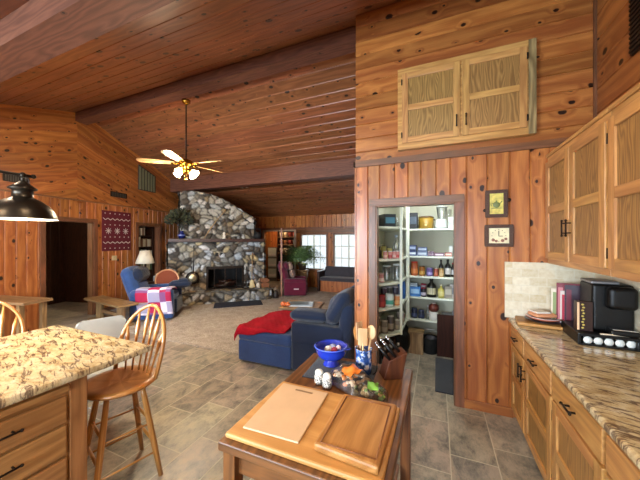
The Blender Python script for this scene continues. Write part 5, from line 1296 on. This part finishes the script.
# shelf 4
jar('green_jar', 'olive yellow jar on the left of the second pantry shelf', -.64, 3.62, 4, .034, .17, '#8a8440', '#44442c', '#c8b860')
jar('green_can', 'yellow labelled can beside the olive jar', -.58, 3.72, 4, .034, .14, '#a89c58', '#5c5a48', '#d8c878')
jar('dark_bottle', 'dark bottle at the left edge of the second pantry shelf', -.68, 3.58, 4, .026, .15, '#221c1c', '#101010', None, 1)
jar('glass_decanter', 'tall clear glass bottle on the second pantry shelf', -.50, 3.78, 4, .045, .30, '#ffffff', '#a8b4c0', None, 1, M['plastic_clear'])
for j, (x, y) in enumerate(((-.60, 3.53), (-.545, 3.56), (-.505, 3.62), (-.47, 3.67))):
    jar('pink_can', 'pink and white labelled can at the front of the second left pantry shelf', x, y, 4, .026, .095, '#c88480', '#c8c8c8', ['#d8b0a8', '#b84c4c'][j % 2], grp='pink labelled cans')
jar('spice_jar', 'small tan jar beside the corner post on the second pantry shelf', -.47, 4.10, 4, .03, .11, '#9a8868', '#685848', '#c8b890')
pbox('blue_box', 'blue and white box, lower left of the stacked boxes on the second back shelf', -.335, by, 4, .11, .13, .07, '#3c4a78', '#c0c8d8'); pbox('blue_box', 'dark blue box on top of the stack beside the corner post', -.335, by, 4, .10, .12, .085, '#2a3560', '#9aa8c8', dz=.072)
pbox('grey_box', 'grey blue carton, lower one of the pair right of the dark blue box', -.20, by, 4, .14, .14, .065, '#6a7898', '#b8c0d0'); pbox('grey_box', 'pale slate carton, upper one of the pair right of the dark blue box', -.20, by, 4, .13, .13, .06, '#505c80', '#a8b4c8', dz=.067)
for j, (x, z) in enumerate(((-.105, 0), (-.085, .075), (-.06, 0))):
    jar('mauve_tin', 'small mauve tin in the middle of the second back shelf', x, by - .03 * (j != 1), 4, .024, .07, '#7c6878', '#b0a0a8', '#a890a0', dz=z * 0 if j != 1 else 0, grp='mauve tins')
pbox('flat_tin', 'flat purple and white tin on the second back shelf', .03, by, 4, .13, .12, .045, '#7a5468', '#d8c8d0'); pbox('flat_tin', 'flat red tin beside the purple and white tin', .15, by, 4, .09, .12, .055, '#a05048', '#e0c0b0')
jar('white_bottle', 'white bottle at the right of the second back shelf', .19, by + .07, 4, .03, .15, '#d8dad4', '#c0c4c0')
# shelf 3
jar('plastic_canister', 'clear square canister, left one of the pair on the third left pantry shelf', -.60, 3.66, 3, .06, .20, '#c0c8c4', '#d0d4d0', None, 0, M['plastic_clear'])
jar('plastic_canister', 'clear square canister, right one of the pair on the third left pantry shelf', -.48, 3.72, 3, .06, .22, '#c0c8c4', '#d0d4d0', None, 0, M['plastic_clear'])
jar('pink_bag', 'pink and white packet at the left of the third pantry shelf', -.655, 3.50, 3, .045, .11, '#b87c80', '#d8b8b8', '#d8c0c0')
jar('glass_jar', 'pale glass jar beside the corner post on the third pantry shelf', -.48, 4.08, 3, .045, .2, '#8a9890', '#a8b0a8', '#9aa49c')
jar('orange_jar', 'tall orange plastic jar at the left of the third back shelf', -.315, by, 3, .052, .205, '#b05830', '#c83a2c', '#d07c44')
jar('honey_jar', 'amber jar beside the tall orange jar', -.205, by, 3, .042, .14, '#9a5c1c', '#5c3a1c', '#c89a4c'); jar('purple_jar', 'purple and grey jar in the middle of the third back shelf', -.10, by, 3, .046, .12, '#5c4a80', '#8a84b0', '#8a80b4')
jar('red_jar', 'reddish brown jar right of the purple jar', -.01, by, 3, .034, .12, '#8c4030', '#c8b8a8', '#a85c40')
jar('sauce_bottle', 'dark sauce bottle on the third back shelf, left of the white labelled bottle', .055, by + .03, 3, .032, .24, '#1c1614', '#141414', '#a88c50', 1); jar('tan_jar', 'tan jar in front of the dark sauce bottles', .06, by - .06, 3, .033, .11, '#b08c5c', '#8a6a3c', '#d0b080')
jar('wine_bottle', 'black bottle with white label at the right of the third back shelf', .145, by, 3, .04, .25, '#1a1616', '#181818', '#d0c8c0', 1); jar('small_bottle', 'small dark bottle at the right end of the third back shelf', .21, by + .04, 3, .028, .2, '#241c18', '#a83c3c', '#c8c8c8', 1)
# shelf 2
jar('red_tin', 'round red tin at the left of the fourth pantry shelf', -.645, 3.49, 2, .055, .15, '#8a1e26', '#a02830', '#b04040')
jar('teal_tub', 'white and teal tub on the fourth left pantry shelf', -.56, 3.60, 2, .055, .15, '#d0dcd4', '#d8e0dc', '#4ca08c')
jar('orange_can', 'orange can beside the teal tub', -.47, 3.66, 2, .035, .13, '#c87c40', '#c8c0b0', '#d8a068')
for j, (x, y, cc) in enumerate(((-.66, 3.78, '#5a3c50'), (-.60, 3.86, '#4c4440'), (-.53, 3.92, '#3c3448'))): jar('dark_jar', '%s dark jar in the row behind the teal tub' % ['left', 'middle', 'right'][j], x, y, 2, .045, .20, cc, '#b0a8b0', '#8a7c90')
jar('blue_container', 'large blue container beside the corner post on the fourth pantry shelf', -.47, 4.12, 2, .055, .24, '#2458a0', '#2458a0')
pbox('blue_carton', 'bright blue carton at the left of the fourth back shelf', -.30, by, 2, .15, .14, .14, '#2c6eb4', '#8cb4d8'); pbox('white_carton', 'pale carton standing on the bright blue carton', -.32, by, 2, .10, .1, .05, '#a8b4bc', '#8a949c', dz=.142)
jar('cocoa_jar', 'dark jar with a pale label next to the blue carton', -.185, by - .03, 2, .04, .13, '#241a24', '#8a2838', '#b8b0c0')
jar('red_lid_jar', 'small jar with a red lid behind the dark labelled jar', -.19, by + .09, 2, .045, .17, '#b0a0a8', '#b03048', '#d0c8cc')
jar('molasses_bottle', 'big black bottle with a cream label in the middle of the fourth back shelf', -.075, by, 2, .065, .27, '#16130f', '#1c1c18', '#b8b090', 1)
jar('yellow_bottle', 'yellow and clear bottle right of the big black bottle', .055, by - .02, 2, .045, .19, '#b8ac58', '#d8d4b8', '#c8bc78', 1)
pbox('cereal_bag', 'grey crumpled foil packet leaning on the fourth back shelf', .145, by, 2, .10, .05, .17, '#8c8478', '#b8b0a0', rz=R(10)); pbox('foil_bag', 'pale foil packet at the right of the fourth back shelf', .22, by + .02, 2, .09, .07, .2, '#a8a098', '#6c6c70', rz=R(-12))
# shelf 1
jar('blue_black_jar', 'dark blue jar, left of the two on the lowest back shelf', -.315, by, 1, .045, .14, '#20243c', '#3c4460', '#4a5478'); jar('blue_black_jar', 'dark blue jar, right of the two on the lowest back shelf', -.215, by, 1, .045, .12, '#2a2c40', '#50587a', '#3c4464')
jar('glass_bottle', 'narrow clear bottle beside the dark blue jars', -.125, by, 1, .028, .2, '#b0b8b8', '#d0d0d0', None, 1, M['plastic_clear'])
c = T('syrup_jug', 'brown jug with a white wrapped base on the lowest back shelf', 'jug', (-.045, by - .02, S[1] + .001))
mb = MB(); mb.lathe([(.06, 0), (.065, .02), (.062, .12), (.0001, .12)], n=16); mb.build('wrapped_base', fc('#c8c4bc', .5), c)
mb = MB(); mb.lathe([(.05, .12), (.075, .16), (.07, .21), (.03, .235), (.0001, .235)], n=16); mb.build('top', fc('#5a2418', .35), c)
mb = MB(); mb.lathe([(.03, .235), (.032, .25), (.0001, .252)], n=12); mb.build('cap', fc('#b0a8a0'), c)
pbox('foil_tray', 'silver foil tray pack on the right of the lowest back shelf', .10, by, 1, .16, .2, .05, '#a8acb0', '#707478'); pbox('silver_pan', 'grey metal pan stacked on the foil trays', .13, by, 1, .14, .16, .05, '#70747a', '#9a9ea4', dz=.052)
jar('silver_canister', 'silver canister at the right end of the lowest back shelf', .235, by, 1, .035, .15, '#a0a4a8', '#80848a')
for j, (x, y, r, h, cc, nm) in enumerate(((-.68, 3.44, .04, .22, '#5a4a34', 'brown'), (-.61, 3.52, .045, .16, '#7c7468', 'grey'), (-.55, 3.64, .045, .2, '#4a4038', 'dark brown'), (-.48, 3.72, .04, .13, '#8c8074', 'taupe'), (-.47, 3.95, .05, .18, '#a09c98', 'pale grey'), (-.47, 4.12, .045, .12, '#7c3c34', 'dull red'))):
    jar('storage_jar', '%s jar on the lowest left pantry shelf' % nm, x, y, 1, r, h, cc, '#b8b0a0', '#a89c88')
# floor
c = T('leaning_panel', 'tall dark brown panel leaning against the back pantry shelves', 'panel', (.15, 4.215, 0))
mb = MB(); mb.bb(-.15, .18, -.015, .015, 0, .58, g=2); mb.build('panel', M['espresso'], c, bev=.003)
c = T('cardboard_box', 'plain tan wooden box on the pantry floor', 'box', (-.28, 4.24, 0))
mb = MB(); mb.bb(-.10, .10, -.09, .09, 0, .30, g=2); mb.build('box_body', M['rustic'], c, bev=.003); mb = MB(); mb.bb(-.105, .105, -.095, .095, .3, .312); mb.build('lid', M['rustic'], c)
c = T('wire_basket', 'black basket of dark goods between the tan box and the brown panel', 'basket', (-.09, 4.30, 0))
mb = MB(); mb.lathe([(.09, 0), (.11, .22), (.115, .225), (.105, .21), (.086, .01), (.0001, .01)], n=20); mb.build('body', M['blackmatte'], c)
mb = MB(); mb.ball((0, 0, .2), .07, 10, .7); mb.ball((.04, -.02, .2), .05, 10); mb.build('dark_contents', fc('#2c2a30', .6), c)
mb = MB(); mb.tube([(-.11, 0, .22), (-.09, 0, .33), (.09, 0, .33), (.11, 0, .22)], .006, 6); mb.build('handle', M['chrome'], c)
c = T('bin_bag_pile', 'black crumpled plastic sack on the pantry floor under the corner shelf', 'sack', (-.56, 4.22, 0))
mb = MB(); mb.rbox((0, 0, .18), (.36, .5, .36), .12, puff=.03); mb.build('sack', M['black'], c)
for j, (x, y, h, lab) in enumerate(((-.66, 3.42, .30, 'dark bottle on the pantry floor nearest the left door casing'), (-.60, 3.50, .28, 'black bottle on the pantry floor second from the casing'), (-.53, 3.56, .30, 'dark bottle with white cap third from the casing'), (-.56, 3.66, .27, 'black bottle at the back of the floor bottles'), (-.46, 3.66, .3, 'green black bottle at the right of the floor bottles'))):
    jar('floor_bottle', lab, x, y, 0, .038, h, ['#1c1c1e', '#141416', '#20201c', '#18181a', '#1c2418'][j], ['#c8c8c4', '#b0b0ac'][j % 2], '#8a8a84' if j % 2 else None, 1)
jar('terracotta_jar', 'brown red jar on the floor beside the bottles', -.49, 3.80, 0, .05, .2, '#6a3020', '#3c1c14', '#8c5a40')
pbox('wooden_box', 'brown wooden box on the pantry floor below the left shelves', -.63, 3.84, 0, .2, .18, .28, '#5c3420', '#7c4c30')
c = T('door_mat', 'charcoal mat on the pantry floor', 'mat', (.16, 3.66, 0))
mb = MB(); mb.rbox((0.02, 0, .006), (.40, .92, .01), .004, mid=6); mb.build('mat', M['mat_dark'], c)
# ---------------------------------------------------------------- camera, light, world
cam = bpy.data.cameras.new('camera'); co = bpy.data.objects.new('camera', cam); COL.objects.link(co)
cam.sensor_width = 36; cam.lens = 36 * 277 / 640; cam.clip_start = .02; cam.clip_end = 200
co.location = (0, 0, 1.62); co.rotation_euler = (PI / 2, 0, R(22.9)); bpy.context.scene.camera = co
W = bpy.data.worlds.new('world'); bpy.context.scene.world = W; W.use_nodes = True
bg = W.node_tree.nodes['Background']; bg.inputs[0].default_value = (.82, .92, 1, 1); bg.inputs[1].default_value = .55
def point(loc, col, e, r=.04, name='lamp_light'):
    l = bpy.data.lights.new(name, 'POINT'); l.color = col; l.energy = e; l.shadow_soft_size = r
    o = bpy.data.objects.new(name, l); COL.objects.link(o); o.location = loc; return o
def area(loc, rot, sx, sy, col, e, portal=False, name='window_light'):
    l = bpy.data.lights.new(name, 'AREA'); l.shape = 'RECTANGLE'; l.size = sx; l.size_y = sy; l.color = col; l.energy = e
    if portal: l.cycles.is_portal = True
    o = bpy.data.objects.new(name, l); COL.objects.link(o); o.location = loc; o.rotation_euler = rot; return o
area((-3.87, YF + .15, 1.22), (-PI / 2, 0, 0), .95, 1.2, (1, 1, 1), 1, True); area((-2.63, YF + .15, 1.22), (-PI / 2, 0, 0), .98, 1.2, (1, 1, 1), 1, True)
area((-3.4, YB - .15, 1.57), (PI / 2, 0, 0), 2.4, 1.05, (1, 1, 1), 1, True); area((-.5, YB - .15, 1.57), (PI / 2, 0, 0), 1.8, 1.05, (1, 1, 1), 1, True)
# unseen ceiling lamps, added to brighten the kitchen
WARM = (1, .80, .58)
for i, (x, y) in enumerate(((.1, .75), (-1.3, .7), (-.2, -1.0), (-2.6, -.6), (-4.3, .9))):
    z = ceil_z(y)
    L_ = T('added_ceiling_lamp', 'unseen round white lamp added to the sloping ceiling to brighten the kitchen', 'lamp', (x, y, z - .02), 0, 'unseen lamps added to brighten the kitchen')
    mb = MB(); mb.lathe([(.06, .0), (.085, -.012), (.1, 0), (.1, .018)], n=20); mb.build('trim_ring', M['white'], L_)
    mb = MB(); mb.cyl((0, 0, -.0), .058, .008, 20); mb.build('fill_disc', emit('added_fill_disc_%d' % i, '#ffd9a8', 20), L_)
    sp = area((x, y, z - .04), (0, 0, 0), .14, .14, WARM, (6, 7.5, 9, 12, 12)[i], name='added_ceiling_light')
point((-.1, 3.85, 2.25), (.9, .97, 1), 10, .08)
point((-5.7, 8.95, 2.2), (1, .70, .42), 9, .1)
point((-7.7, 2.3, 2.25), (1, .8, .6), 9, .06, 'hall_fill_light')  # fill light added to lift the dark hall, no fixture here
for i in range(4):                                   # the fan's four bulbs
    a = R(10 + i * 90); point((-3.87 + .2 * math.cos(a), 3.40 + .2 * math.sin(a), 2.70), (1, .84, .62), 22, .05, 'fan_light')
point((-2.64, .965, 1.777), (1, .88, .70), 9, .035, 'pendant_light')
# daylight outside the windows behind the photographer and in the far wall
area((-3.4, YB - .3, 1.6), (PI / 2, 0, 0), 2.4, 1.05, (.72, .86, 1), 300, name='daylight'); area((-.5, YB - .3, 1.6), (PI / 2, 0, 0), 1.8, 1.05, (.72, .86, 1), 110, name='daylight')
area((-3.2, YF + .35, 1.3), (-PI / 2, 0, 0), 2.6, 1.3, (.85, .93, 1), 11, name='daylight')
vs = bpy.context.scene.view_settings; vs.view_transform = 'Standard'; vs.look = 'None'; vs.gamma = 1; vs.exposure = 1.26
